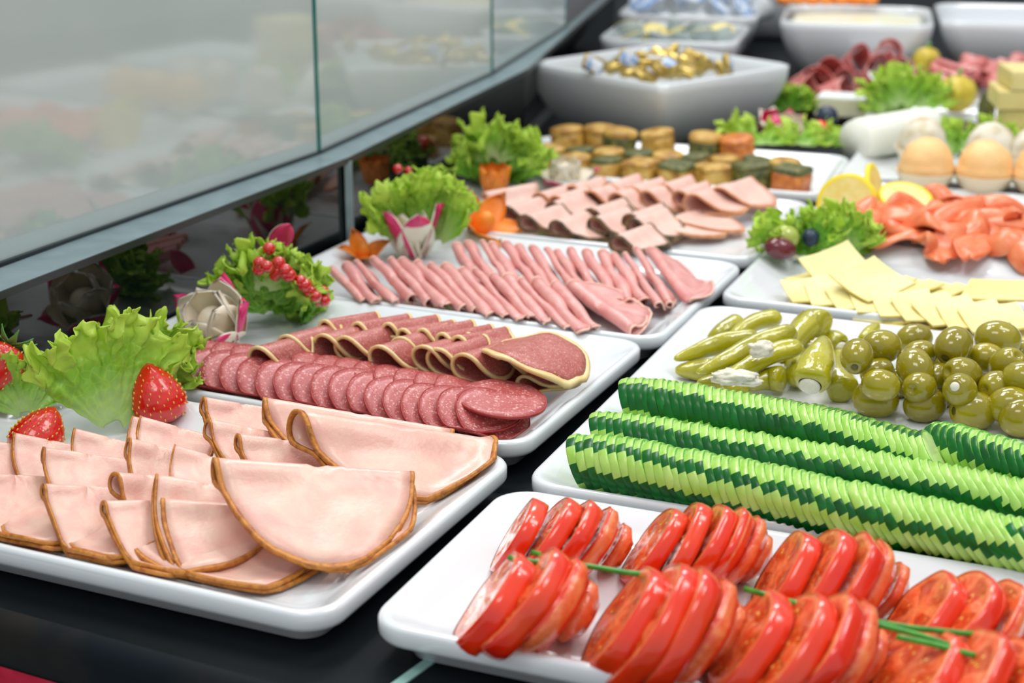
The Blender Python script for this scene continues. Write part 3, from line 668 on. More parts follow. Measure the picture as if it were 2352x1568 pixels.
tomato_group([(2100, 1560), (2190, 1575), (2280, 1590), (2370, 1600)], .035, .011, YT, 48, 'tomato slice, %s from the left in the nearest right tomato', TG, 8)
# chives between the two rows
CH = [([(1222, 1268), (1330, 1296), (1440, 1315), (1560, 1325)], 'long green chive lying on the left tomatoes between both rows'),
      ([(1168, 1280), (1215, 1288), (1300, 1300)], 'short chive end showing at the left between the tomato rows'),
      ([(1710, 1352), (1830, 1385), (1950, 1415), (2080, 1440), (2255, 1458)], 'long chive reaching furthest right between the tomato rows'),
      ([(1800, 1378), (1960, 1420), (2120, 1460), (2205, 1490)], 'middle chive of the crossing bunch at the right'),
      ([(2060, 1462), (2140, 1478), (2240, 1505)], 'lowest chive of the crossing bunch at the right')]
for pts, lab in CH:
    w = [at(x, y, TF+.046) for x, y in polyline(pts, 12)]
    b = MB(); b.loft(tube_rings(w, .0016, 8)); tag(b.build('chive', CHIVE), lab, 'chive', 'chives on the tomatoes')

# ------------------------------------------------------------------ peppers, olives, soft cheese on the large platter
def pepper(path, r, lab, seed, open_=False):
    """path of (px,py,z): fat end first, pointed end last"""
    rnd = random.Random(seed); w = [at(x, y, TF+z) for x, y, z in path]
    def cr(t):
        n = len(w)-1; i = min(int(t*n), n-1); f = t*n-i; p0 = w[max(i-1, 0)]; p1 = w[i]; p2 = w[i+1]; p3 = w[min(i+2, n)]
        return .5*((2*p1)+(p2-p0)*f+(2*p0-5*p1+4*p2-p3)*f*f+(-p0+3*p1-3*p2+p3)*f*f*f)
    N = 26; ctr = [cr(i/N) for i in range(N+1)]
    rad = []
    for i in range(N+1):
        t = i/N; k = (math.sqrt(max(0, 1-((t-.16)/.18)**2)) if t < .16 else 1)*(1-max(0, (t-.16)/.84)**2.2*.82)
        if t > .95: k *= math.sqrt(max(0, 1-((t-.95)/.052)**2))
        rad.append(max(r*k, r*(.62 if open_ and i < 2 else .03)))
    rings = tube_rings(ctr, rad, 22)
    for i, rg in enumerate(rings):
        for j in range(22):
            p = rg[j]; d = p-ctr[i]; nn = 1+.10*noise.noise(p*70+Vector((seed, 0, 0)))+.05*cos(j*2*pi/22*3+seed+i*.1); rg[j] = ctr[i]+d*nn
    b = MB(); b.loft(rings, 0, not open_, True); o = b.build('stuffed_pepper', PEP)
    if open_:
        d = (ctr[0]-ctr[2]).normalized(); s = ico(16, 8, r*.58, r*.58, r*.3); q = d.to_track_quat('Z', 'Y').to_matrix()
        s.v = [tuple(ctr[0]+d*.0005+q@Vector(v)) for v in s.v]; s.build('filling', CREAM, o)
    tag(o, lab, 'pickled pepper', 'stuffed green peppers'); return o
PEPS = [
 ([(1700, 740, .02), (1660, 760, .018), (1625, 778, .012)], .0085, 'small pepper at the back left showing its open end', True),
 ([(1790, 730, .026), (1740, 738, .026), (1695, 765, .02), (1670, 790, .014)], .0085, 'back pepper leaning right behind the long ones', False),
 ([(1895, 745, .030), (1860, 745, .028), (1810, 800, .02), (1790, 830, .015)], .013, 'fat pepper at the back with squared tip toward the cheese', False),
 ([(1740, 775, .026), (1660, 788, .024), (1600, 808, .020), (1548, 825, .017)], .0088, 'long pepper pointing left, upper of the two front ones', False),
 ([(1825, 762, .036), (1740, 790, .032), (1660, 830, .026), (1600, 855, .021)], .0088, 'long pepper pointing left, lying on top of the pile', False),
 ([(1640, 850, .010), (1590, 850, .008), (1550, 850, .008)], .009, 'short pepper underneath at the left end of the pile', False),
 ([(1840, 795, .034), (1770, 815, .030), (1700, 850, .024), (1650, 875, .018)], .0082, 'middle pepper with creamy cheese at its open end', False),
 ([(1800, 870, .014), (1760, 870, .012), (1715, 890, .010)], .010, 'wrinkled pepper half hidden below the cheese lump', False),
 ([(1860, 885, .022), (1870, 850, .030), (1885, 810, .038), (1893, 775, .046)], .0145, 'large pale pepper pointing straight up in front', True),
 ([(1940, 900, .010), (1925, 860, .014), (1930, 800, .012)], .0125, 'darker pepper between the large pepper and the olives', False),
 ([(1985, 790, .012), (2000, 765, .016), (2018, 745, .020)], .0078, 'small upright pepper tip behind the leftmost olive', False),
 ([(1830, 870, .012), (1830, 830, .012), (1860, 790, .010)], .010, 'pepper buried behind the large pale one', False),
 ([(1930, 800, .010), (1900, 785, .012), (1850, 790, .012)], .011, 'short bright pepper behind the pointed one', True),
 ([(1700, 905, .008), (1660, 880, .008), (1600, 880, .008)], .010, 'low pepper just behind the cucumber row', False),
]
for i, (pth, r, lab, op) in enumerate(PEPS): pepper(pth, r, lab, i+3, op)
def lump(px, py, z, sx, sy, sz, lab, seed, mt=CREAM, name='soft_cheese_lump', cat='cheese', group='soft cheese lumps', amp=.4, rot=0, n=24):
    b = ico(n, n*2//3, 1, 1, 1); out = []
    for v in b.v:
        v = Vector(v); k = 1+amp*noise.fractal(v*1.7+Vector((seed*3.1, 0, 0)), .8, 2, 3); out.append((v.x*k*sx, v.y*k*sy, v.z*k*sz))
    b.v = out; o = b.build(name, mt, None, True, at(px, py, z), (0, 0, rot)); tag(o, lab, cat, group); return o
lump(1748, 802, TF+.042, .0105, .007, .006, 'small crumbly white cheese lump on the crossing peppers', 1)
lump(1690, 868, TF+.028, .020, .008, .006, 'larger white cheese lump beside the back cucumber row', 2, rot=-.2)
lump(1880, 790, TF+.026, .007, .006, .004, 'small white cheese bit behind the pointed pepper', 5)

def olive(px, py, z, r, ax, lab, seed, hole=None):
    rnd = random.Random(seed); c = at(px, py, TF+z); b = MB(); nt = 28; nr = 18; rings = []
    for i in range(nr+1):
        t = i/nr; a = pi*t; rho = sin(a)**.92; zz = -cos(a)*1.22
        if t > .9: rho = lerp(sin(pi*.9)**.92, .10, (t-.9)/.1); zz = lerp(-cos(pi*.9)*1.22, .98, ((t-.9)/.1)**1.5)
        rings.append([Vector((r*rho*cos(2*pi*j/nt), r*rho*sin(2*pi*j/nt), r*zz)) for j in range(nt)])
    b.loft(rings); d = Vector(ax).normalized(); q = d.to_track_quat('Z', 'Y')
    o = empty('green_olive', c, q.to_euler()); b.build('olive_flesh', OLIVE, o)
    h = ico(14, 8, r*.30, r*.30, r*.10 if hole != 'f' else r*.22); h.v = [(v[0], v[1], v[2]+r*(1.02 if hole != 'f' else 1.08)) for v in h.v]
    h.build('filling' if hole == 'f' else 'pit_hole', CREAM if hole == 'f' else OLIN, o) if (hole == 'f' or seed % 3 == 0) else None
    tag(o, lab, 'olive', 'green olives beside the peppers'); return o
OL = [
 (1968, 818, .046, .0135, (-.3, -1, -.35), 'dark green olive nearest the peppers with star-shaped hole', 0),
 (2025, 796, .040, .0145, (.8, .3, -.1), 'olive right behind the leftmost one', 0),
 (2100, 778, .026, .0135, (1, .2, .1), 'olive at the back edge, left of the big upright one', 0),
 (2190, 795, .042, .0155, (-.6, -.8, -.4), 'big olive with curled stuffing tip at the back', 0),
 (2292, 780, .038, .0165, (1, -.2, -.1), 'largest dark olive at the back right', 0),
 (2112, 815, .030, .0125, (1, .3, .2), 'olive in the second line between two big ones', 0),
 (2102, 846, .036, .0150, (.2, -.9, -.5), 'round olive in the middle of the pile, left side', 0),
 (2015, 855, .024, .0120, (.9, .1, .4), 'lighter olive with white crumbs in the middle left', 0),
 (2210, 860, .032, .0145, (-.8, -.4, .3), 'wide olive in the centre of the pile', 0),
 (2265, 822, .030, .0130, (1, -.3, 0), 'olive with a tiny red spot near the back right', 0),
 (2312, 838, .034, .0140, (.3, -.5, .6), 'upright olive near the right edge, second line', 0),
 (2350, 870, .036, .0140, (.8, -.5, 0), 'olive cut by the right edge in the middle of the pile', 0),
 (2022, 884, .030, .0130, (-1, .1, .1), 'olive lying over the front left one', 0),
 (2012, 916, .012, .0160, (1, -.2, 0), 'pale olive at the front left against the cucumber row', 0),
 (2112, 890, .026, .0135, (-.6, -.8, .2), 'small olive with visible pit hole, middle front', 0),
 (2158, 866, .022, .0115, (.6, .3, .3), 'small dull olive hidden in the middle', 0),
 (2205, 895, .030, .0135, (-.5, -.75, .45), 'olive with creamy white stuffing facing the viewer', 'f'),
 (2124, 930, .012, .0145, (1, .1, .1), 'pale yellow olive second from the left in the front line', 0),
 (2236, 944, .013, .0160, (-1, -.2, .1), 'large pale olive third from the left in the front line', 0),
 (2290, 890, .026, .0140, (-.8, -.6, .1), 'olive with a small dark tip in the right middle', 0),
 (2320, 930, .020, .0150, (1, -.2, .2), 'brownish olive in front of the right edge', 0),
 (2350, 958, .014, .0165, (.9, .3, 0), 'brown-tinged olive at the right end of the front line', 0),
 (2350, 815, .022, .0130, (1, 0, 0), 'olive at the back right corner', 0),
 (2060, 880, .010, .0130, (1, .4, 0), 'olive buried under the middle left ones', 0),
 (2160, 905, .008, .0130, (1, .4, 0), 'olive buried behind the front line', 0),
 (2270, 910, .008, .0130, (1, -.4, 0), 'olive buried right of the stuffed one', 0),
 (2160, 835, .012, .0130, (1, -.4, 0), 'olive buried behind the wide central one', 0),
 (2240, 845, .010, .0130, (1, .2, 0), 'olive buried below the red-spotted one', 0),
]
for i, (x, y, z, r, ax, lab, h) in enumerate(OL): olive(x, y, z, r*.93, ax, lab, i, h)

# ------------------------------------------------------------------ sliced cheese
def cheese_slice(px, py, z, sx, sy, rot, tilt, lab, curl=0., seed=0):
    b = MB(); n = 10; th = .0018; T = []; B_ = []
    for i in range(n+1):
        for j in range(n+1):
            u, v = i/n-.5, j/n-.5; zz = curl*(u*u+v*v)*.02+.0006*noise.noise(Vector((u*4+seed, v*4, 0)))
            T.append(Vector((u*sx, v*sy, zz+th/2))); B_.append(Vector((u*sx, v*sy, zz-th/2)))
    N = len(T); m_ = n+1; fs = []; ms = []
    for i in range(n):
        for j in range(n):
            q = (i*m_+j, (i+1)*m_+j, (i+1)*m_+j+1, i*m_+j+1); fs.append(q); fs.append(tuple(N+k for k in q[::-1])); ms += [0, 0]
    for i in range(n):
        for a, c in ((i*m_, (i+1)*m_), ((i+1)*m_+n, i*m_+n), (i+1, i), (n*m_+i, n*m_+i+1)):
            fs.append((c, a, N+a, N+c)); ms.append(1)
    b.add(T+B_, fs, ms)
    o = b.build('cheese_slice', [CHEESE, CHEESEE], None, False, at(px, py, z)); o.rotation_euler = Euler((R_(tilt[0]), R_(tilt[1]), R_(rot)), 'XYZ')
    tag(o, lab, 'cheese slice', 'pale square cheese slices')
CS = []
for i in range(7): CS.append((1890+i*62, 640+i*8.5, .010+.0012*i, -38+random.uniform(-6, 6), 'back'))
for i in range(9): CS.append((1870+i*52, 668+i*8.5, .012+.0012*i, 22+random.uniform(-7, 7), 'middle'))
for i in range(9): CS.append((1880+i*54, 694+i*9.0, .006+.0009*i, -8+random.uniform(-5, 5), 'front'))
for r in ('front', 'back', 'middle'):
    k = 0
    for x, y, z, ro, rw_ in CS:
        if rw_ != r: continue
        k += 1; cheese_slice(x, y, TF+z, .052, .052, ro-18, (6, -6), 'pale square cheese slice, %s from the left in the %s line' % (nth(k), r), .3, k)
cheese_slice(1925, 620, TF+.018, .055, .055, 20, (22, -14), 'pale cheese slice propped upright against the lettuce', .5, 77)
cheese_slice(2300, 668, TF+.024, .064, .060, -24, (2, -5), 'large topmost cheese slice at the right edge of the photo', .1, 78)
cheese_slice(2000, 650, TF+.024, .055, .055, 30, (14, -10), 'cheese slice with raised corner right of the propped one', .5, 79)

# ------------------------------------------------------------------ salmon
def salmon(px, py, z, L, W, rot, seed, lab):
    rnd = random.Random(seed); ph = [rnd.uniform(0, 6.28) for _ in range(5)]; b = MB()
    def f(u, v):
        wd_ = W*(.10+.90*sin(pi*u)**.6); x = (u-.5)*L; a = (v-.5)*2.9
        y2 = wd_*.42*sin(a); z2 = wd_*.36*cos(a)
        zz = .006*sin(u*6+ph[0])*cos(v*2+ph[1])+.004*sin(v*5+ph[2]+u*3)+.002*noise.noise(Vector((u*4+ph[3], v*4, 0)))
        return Vector((x+.005*sin(v*4+ph[4]), y2+.006*sin(u*5+ph[1]), zz+z2))
    b.grid(20, 14, f); o = b.build('salmon_slice', SALM, None, True, at(px, py, z), (rnd.uniform(-.3, .3), rnd.uniform(-.25, .25), rot))
    mod(o, 'SOLIDIFY', thickness=.002, offset=0); tag(o, lab, 'salmon slice', 'smoked salmon slices')
rs = random.Random(5)
SM = [(1960, 490), (1990, 510), (2030, 530), (2080, 545), (2060, 500), (2100, 515), (2040, 470), (2095, 475), (2140, 550), (2150, 520), (2140, 480), (2180, 560), (2200, 530), (2195, 490), (2160, 455), (2215, 460), (2240, 565), (2255, 540), (2250, 500), (2275, 475), (2300, 560), (2310, 530), (2300, 500), (2345, 570), (2350, 540), (2345, 510), (1955, 510), (2120, 500), (2225, 515)]
pos = ['at the left end below the lemon', 'in the left half of the pile', 'in the middle of the pile', 'in the right half of the pile', 'at the right edge of the photo']
cnt = {}
for i, (x, y) in enumerate(sorted(SM, key=lambda p: (p[0]//75, p[1]))):
    k = min(4, max(0, (x-1900)//95)); cnt[k] = cnt.get(k, 0)+1
    salmon(x, y+14, TF+.008+(.018 if 470 < y < 520 else .008), .068+rs.uniform(-.010, .012), .040, rs.uniform(-1.2, 1.2), 600+i, 'orange salmon slice %s, %s from the back there' % (pos[k], nth(cnt[k])))
def lemon(px, py, z, r, rot, lab, half=False):
    b = MB(); nt = 40; a1 = pi if half else 2*pi; t = .005
    root = MB(); rings = []
    def ring(rho, z_): return [Vector((rho*r*cos(a1*j/nt), rho*r*sin(a1*j/nt), z_)) for j in range(nt+(1 if half else 0))]
    rg = [ring(.02, -t/2), ring(.86, -t/2), ring(.86, t/2), ring(.02, t/2)]
    root.loft(rg, 0, not half, not half, closed=not half)
    o = empty('lemon_slice', at(px, py, z), rot); root.build('flesh', LEMF, o, False)
    s = MB(); rg = [ring(.86, -t/2), ring(.98, -t/2), ring(1, 0), ring(.98, t/2), ring(.86, t/2)]; s.loft(rg, 0, False, False, closed=not half); s.build('peel', LEMR, o)
    tag(o, lab, 'lemon slice', 'lemon slices by the salmon'); return o
lemon(1945, 470, TF+.030, .034, (R_(72), 0, R_(-30)), 'upright lemon slice nearest the left edge of the salmon')
lemon(2010, 445, TF+.034, .034, (R_(75), 0, R_(68)), 'upright lemon slice crossing behind the first one')
lemon(2080, 455, TF+.030, .030, (R_(18), R_(10), R_(-20)), 'lemon slice lying flat behind the salmon')

# ------------------------------------------------------------------ lettuce and carved garnish
def leaf_mesh(name, Rl, spread, mats, seed, ruf=.010, nu=30, nv=200, cup=.3, neck=.12, freq=9, crink=.006):
    rnd = random.Random(seed); ph = [rnd.uniform(0, 6.28) for _ in range(8)]; b = MB(); sv = Vector((seed*7.7, 3.3, 1.1))
    def f(u, v):
        a = (v-.5)*2*spread; e = u**2.2
        rad_ = Rl*(neck+(1-neck)*u)*(1-.14*(abs(v-.5)*2)**3+.06*sin(v*11+ph[0]))
        x = rad_*sin(a)*(1 if abs(a) < 1.6 else 1); y = rad_*cos(a)
        z = cup*Rl*(u*u*.55)-cup*Rl*.9*(x/Rl)**2
        w = v*spread*2
        z += ruf*e*(sin(w*freq+ph[1])+.55*sin(w*freq*2.3+ph[2]+u*2)+.3*sin(w*freq*4.9+ph[3]))
        x += ruf*.5*e*sin(w*freq*1.6+ph[4]); y += ruf*.45*e*sin(w*freq*2.9+ph[5])
        p = Vector((x, y, z)); k = crink*(.15+u**3)
        p += Vector((noise.noise(p*150+sv), noise.noise(p*150-sv), noise.noise(p*150+sv*2)))*k
        p += noise.noise_vector(p*55+sv)*crink*1.1*e
        if u > .86: p += Vector((sin(v*spread*220+ph[6])*.0011, abs(sin(v*spread*160+ph[7]))*.0022, 0))*((u-.86)/.14)
        return p
    b.grid(nu, nv, f); return b.mesh(name, mats)
def place_leaf(me, loc, yaw, tilt, roll=0, s=1., parent=None, name='leaf'):
    """leaf grows along its +Y; tilt 90 = upright, yaw turns it about z (0: faces the viewer)"""
    o = put(name, me, parent); M = Matrix.Translation(loc) @ Matrix.Rotation(yaw, 4, 'Z') @ Matrix.Rotation(tilt, 4, 'X') @ Matrix.Rotation(roll, 4, 'Y') @ Matrix.Scale(s, 4)
    if parent: o.matrix_local = Matrix.Translation(-parent.location) @ M
    else: o.matrix_world = M
    me = me.copy(); o.data = me; Mi = M.inverted()
    for v in me.vertices:                      # leaves rest on the porcelain
        w = M @ v.co
        if w.z < .034:
            f = floor_z(w)+.0015
            if w.z < f: w.z = f; v.co = Mi @ w
    mod(o, 'SOLIDIFY', thickness=.0005, offset=0)
    return o
LV = [leaf_mesh('lettuce_leaf', .085, 1.0, LET, 1, ruf=.007, nv=260, nu=44, cup=.28), leaf_mesh('lettuce_leaf', .06, 1.15, LET, 2, ruf=.009, nv=220, nu=34), leaf_mesh('lettuce_leaf', .05, 1.4, LETD, 3, ruf=.010, nv=220, nu=32, crink=.008),
      leaf_mesh('lettuce_leaf', .05, 1.3, LETD, 4, ruf=.011, nv=220, nu=32, crink=.009), leaf_mesh('lettuce_leaf', .04, 1.5, LET, 5, ruf=.009, nv=180, nu=28, crink=.007)]
def single_leaf(k, px, py, z, yaw, tilt, roll, s, lab, group='lettuce leaves'):
    o = place_leaf(LV[k], at(px, py, z), R_(yaw), R_(tilt), R_(roll), s, None, 'lettuce_leaf'); tag(o, lab, 'lettuce leaf', group); return o
def bunch(px, py, z, specs, lab):
    r = empty('lettuce_bunch', at(px, py, z+.006)); tag(r, lab, 'lettuce')
    for k, dx, dz, yaw, tilt, roll, s in specs:
        place_leaf(LV[k], r.location+Vector((dx, 0, dz)), R_(yaw), R_(tilt), R_(roll), s, r, 'leaf')
    return r
single_leaf(0, 262, 1000, TF+.002, 4, 72, 34, 1.02, 'broad frilly lettuce leaf standing behind the strawberries on the turkey platter')
single_leaf(1, 60, 965, TF+.002, 10, 72, 34, .9, 'frilly lettuce leaf at the left photo edge beside the strawberries')
single_leaf(1, 345, 905, TF+.004, -8, 80, -8, 1.05, 'tall curled lettuce leaf rising behind the large strawberry')
single_leaf(4, 385, 905, TF+.004, -20, 62, -38, .95, 'small frilly leaf right of the large strawberry')
bunch(620, 735, TF+.003, [(2, .0, .012, 0, 78, 4, 1.0), (3, .016, .004, -25, 60, -38, 1.0), (2, .026, .0, -50, 45, -48, .9), (3, -.010, .016, 12, 85, 14, .95), (2, .008, .008, 5, 50, -10, .9), (3, .03, -.002, -10, 40, -60, .8), (4, -.004, .026, 0, 80, 6, 1.0), (2, .0, .004, 10, 62, 20, .8)], 'curly green lettuce bunch with red currants on the salami platter')
bunch(965, 572, TF+.003, [(0, .0, .0, 2, 86, 4, .90), (1, -.012, .004, 12, 80, 26, 1.05), (1, .018, .002, -12, 76, -30, 1.1), (0, .004, .010, 0, 70, -8, .8)], 'tall frilly lettuce bunch behind the carved radish on the rolled ham platter')
bunch(1140, 428, TF+.003, [(2, -.02, .005, 15, 60, 40, 1.05), (3, .0, .008, 0, 78, 5, 1.1), (2, .022, .004, -20, 58, -40, 1.1), (4, -.004, .028, 0, 84, 6, 1.25), (3, -.02, .0, 30, 35, 50, 1), (2, .014, .016, 0, 50, -14, 1.05), (3, .03, .0, -30, 30, -50, 1)], 'curly green lettuce bunch behind the carved carrot on the smoked ham platter')
bunch(1840, 590, TF+.003, [(3, -.02, .0, 25, 40, 45, .85), (3, -.006, .002, 0, 22, 10, .9), (2, .012, .006, -20, 62, -20, .8), (4, .045, .008, -25, 66, -34, 1.0), (4, .05, .0, -60, 30, -50, .95), (2, -.012, .0, 20, 66, 30, .75)], 'green lettuce garnish under grapes on the cheese platter')
bunch(1760, 345, TF+.003, [(4, -.03, .0, 15, 50, 30, 1.0), (4, .0, .0, 0, 24, 0, 1.1), (4, .04, .0, -20, 26, -20, 1.1), (4, .07, .0, -30, 24, -20, 1.)], 'pale lettuce under the carved radish beside the white bowl')
bunch(1815, 268, TF+.003, [(2, -.008, .0, 8, 70, 14, .75), (3, .010, .0, -8, 66, -16, .75), (2, .0, .006, 0, 84, 0, .7)], 'small green lettuce tuft between the white bowl and the cheese wedge')
bunch(2070, 262, TF+.003, [(4, -.02, .0, 10, 66, 20, 1.3), (4, .02, .004, -10, 66, -20, 1.4), (4, .0, .008, 0, 80, 0, 1.3)], 'pale lettuce leaf cluster between the cheese and the cured ham')
bunch(2200, 350, TF+.003, [(4, -.012, .0, 10, 66, 20, .9), (4, .012, .0, -10, 60, -20, .9), (4, .05, .004, -10, 66, -20, .9)], 'small green lettuce tuft behind the mousse scoops')

def petal(b, R, w, h, ang, open_, thick=.0018, z0=0., mi_in=0, mi_out=1, curve=.45):
    """one shell petal around +Z, inner side mi_in, outer side mi_out"""
    nu, nv = 8, 8; I = []; O = []
    ca, sa = cos(ang), sin(ang)
    for i in range(nu+1):
        u = i/nu; tt = u*h
        for j in range(nv+1):
            v = (j/nv-.5)*2; ww = w*math.sqrt(max(0, 1-(u*1.0)**3.2))*(.55+.45*sin(pi*min(1, u*.7+.2)))*v
            rr0 = R*(.35+.65*sin(pi*.5*min(1, u*1.5)))+open_*u*u*h; rad_ = rr0*(1-curve*v*v*.5)+R*.02*sin(v*9+ang*5)*u
            for lst, dd in ((I, -thick/2), (O, thick/2)):
                q = rad_+dd; x = q*ca-ww*sa; y = q*sa+ww*ca; lst.append((x, y, z0+tt*(1-.25*open_*u)))
    N = len(I); m_ = nv+1; fs = []; ms = []
    for i in range(nu):
        for j in range(nv):
            q = (i*m_+j, i*m_+j+1, (i+1)*m_+j+1, (i+1)*m_+j); fs.append(q[::-1]); ms.append(mi_in); fs.append(tuple(N+k for k in q)); ms.append(mi_out if mi_out != 2 else (1 if i >= nu-2 else 0))
    for i in range(nu):
        for e in (0, nv): fs.append((i*m_+e, (i+1)*m_+e, N+(i+1)*m_+e, N+i*m_+e)); ms.append(mi_in)
    for j in range(nv): fs.append((nu*m_+j, nu*m_+j+1, N+nu*m_+j+1, N+nu*m_+j)); ms.append(mi_in)
    b.add(I+O, fs, ms)
def flower(px, py, z, R, lab, rot=(0, 0, 0), rings=((6, .9, 1.0, .55), (5, .55, 1.05, .2)), mats=(RADW, RADR), name='carved_radish', cat='carved radish', core=True):
    root = ico(18, 12, R*.56, R*.56, R*.80); root.v = [(v[0], v[1], v[2]+R*.55) for v in root.v]
    o = empty(name, at(px, py, z), rot); root.build('heart', mats[0], o); tag(o, lab, cat)
    for n, rk, hk, op in rings:
        for k in range(n):
            b = MB(); petal(b, R*rk, R*.80, R*1.35*hk, 2*pi*(k+(.5 if rk < .8 else 0))/n, op, mi_out=(1 if (rk > .7 and k % 3 == 0) or mats[0] == mats[1] else 2 if rk > .7 else 0)); b.build('petal', list(mats), o)
    return o
flower(518, 772, TF+.008, .0275, 'large carved radish flower with white petals and pink skin on the salami platter', (R_(38), R_(-14), R_(-12)), rings=((5, .95, 1.15, .35), (5, .62, 1.3, .06)))
flower(948, 580, TF+.004, .0255, 'white carved radish flower in front of the tall lettuce on the rolled ham platter', (R_(12), 0, 0), rings=((5, .8, 1.7, .22), (4, .5, 1.4, .02)), mats=(RADW, RADR))
flower(1295, 425, TF+.004, .021, 'white carved radish flower with dark red skin behind the smoked ham', (R_(10), 0, R_(20)), rings=((5, 1.0, .9, 1.1), (6, .6, 1.2, .15)), mats=(RADW, RADR))
flower(1136, 440, TF+.006, .016, 'orange carved carrot flower in front of the curly lettuce', (R_(4), 0, 0), rings=((7, .95, 1.5, .12),), mats=(CARR, CARR), name='carved_carrot', cat='carved carrot')
flower(832, 590, TF+.004, .013, 'orange carved carrot piece left of the radish on the rolled ham platter', (R_(20), 0, R_(30)), rings=((4, 1.0, 1.2, .9),), mats=(CARR, CARR), name='carved_carrot', cat='carved carrot')
flower(1100, 530, TF+.012, .020, 'orange carved carrot flower right of the tall lettuce', (R_(30), R_(25), R_(10)), rings=((5, 1.0, 1.3, .8),), mats=(CARR, CARR), name='carved_carrot', cat='carved carrot')
flower(1935, 555, TF+.008, .016, 'white carved radish with pink flecks behind the cheese slices', (R_(10), 0, 0), rings=((6, .8, .9, .2),), mats=(RADW, RADR))
flower(1765, 305, TF+.016, .021, 'pink radish carved open beside the white butter bowl', (R_(40), 0, R_(40)), rings=((6, .9, .9, .4),), mats=(RADR, RADW))
flower(1810, 315, TF+.012, .021, 'red and white carved radish next to the cherry tomato', (R_(40), 0, R_(-10)), rings=((8, .9, .9, .5), (5, .5, .9, .2)), mats=(RADW, RADR))
# loose radish petals behind the currants
for x, y, z, rx, rz, lab in ((722, 660, .012, 70, -30, 'bright pink radish petal right of the currants'), (632, 566, .060, 60, 20, 'pink radish tip peeking over the lettuce behind the currants')):
    b = MB(); petal(b, .010, .011, .026, -pi/2, .4, thick=.002); o = b.build('radish_petal', [RADW, RADR], None, True, at(x, y, TF+z), (R_(-10), R_(25), R_(rz))); tag(o, lab, 'radish petal')

def strawberry(px, py, z, r, rot, lab, leaves=False, seed=0):
    b = MB(); nt = 28; rings = []; pr = [(.02, 1.0), (.45, .97), (.82, .80), (1.0, .48), (1.02, .15), (.93, -.22), (.74, -.62), (.50, -.95), (.26, -1.18), (.04, -1.28)]
    P_ = []
    for k in range(28):
        t = k/27*(len(pr)-1); i = min(int(t), len(pr)-2); f = t-i; P_.append((lerp(pr[i][0], pr[i+1][0], f), lerp(pr[i][1], pr[i+1][1], f)))
    for q, h in P_[::-1]: rings.append([Vector((r*q*cos(2*pi*j/nt), r*q*sin(2*pi*j/nt), r*h))*(1+.03*noise.noise(Vector((cos(2*pi*j/nt), sin(2*pi*j/nt), h+seed)))) for j in range(nt)])
    b.loft(rings); o = empty('strawberry', at(px, py, z), rot); b.build('fruit', STRAW, o)
    s = MB(); e = ico(6, 5, .0008, .0005, .0011); k = 0
    for row in range(1, 13):
        h = 1.0-row*.175; i = min(range(len(P_)), key=lambda q: abs(P_[q][1]-h)); q = P_[i][0]; n = max(4, int(17*q))
        for j in range(n):
            a = 2*pi*(j+.5*(row % 2))/n; c = Vector((r*q*cos(a), r*q*sin(a), r*h))*1.005; s.add([Vector(v)@Matrix.Rotation(-a, 3, 'Z')+c for v in e.v], e.f)
    so = s.build('seeds', SEED, o); so['kind'] = 'stuff'
    if leaves:
        l = MB()
        for k in range(8):
            a = 2*pi*k/8+.2; d = Vector((cos(a), sin(a), 0)); p = Vector((-sin(a), cos(a), 0)); L_ = r*.95
            pts = []
            for i in range(6):
                u = i/5; w = r*.2*sin(pi*(.1+.9*u))*(1.3-u); c = d*L_*u+Vector((0, 0, r*(1.0+.5*u*u))); pts += [c-p*w, c+Vector((0, 0, .0006)), c+p*w]
            l.add(pts, [(i*3+j, i*3+j+1, i*3+j+4, i*3+j+3) for i in range(5) for j in range(2)])
        lo = l.build('leaf_cap', LEAFG, o); mod(lo, 'SOLIDIFY', thickness=.0006)
    tag(o, lab, 'strawberry'); return o
strawberry(360, 912, TF+.022, .0205, (R_(168), R_(-16), 0), 'large red strawberry lying in front of the tall lettuce leaf', seed=1)
strawberry(88, 1005, TF+.016, .0190, (R_(150), R_(30), 0), 'red strawberry half hidden behind the left turkey slices', seed=2)
strawberry(-4, 845, TF+.040, .0190, (R_(-35), R_(25), 0), 'strawberry with green leaf cap at the left photo edge', True, 3)

def berries(pts, r, lab, name='currant_sprig', z=.05, stem=True):
    w = []
    for x, y, q in pts:
        p = at(x, y, TF+q); v = (Vector((0, 0, CAMZ))-p).normalized(); w.append(p+v*.042)
    root = MB(); root.loft(tube_rings([p+Vector((0, .003, 0)) for p in w], .0007, 6))
    o = root.build(name, plain('green_stem', (.30, .40, .08), rough=.5)); tag(o, lab, 'currants')
    e = ico(20, 14, r, r, r*.97).mesh('berry', BERRY); t = ico(6, 5, .0009, .0009, .0012).mesh('tip', OLIN)
    rnd = random.Random(len(pts))
    for p in w:
        s = rnd.uniform(.85, 1.05); d = Vector((rnd.uniform(-1, 1), -1, rnd.uniform(-1, .4))).normalized()
        bo = put('berry', e, o, p, None, None, (s, s, s)); put('tip', t, bo, d*r*1.0)
for nm in (0,):
    berries([(618, 571, .066), (596, 604, .058), (612, 612, .060), (594, 618, .052), (640, 604, .056), (655, 622, .050), (664, 632, .046), (640, 625, .048), (690, 645, .040), (700, 655, .036), (712, 668, .030), (725, 680, .026), (742, 672, .022), (745, 690, .018), (733, 690, .018), (632, 632, .044)], .0062, 'string of glossy red currants hanging over the curly lettuce')
berries([(913, 388, .062), (938, 392, .058)], .0052, 'two red currants behind the top of the tall lettuce')
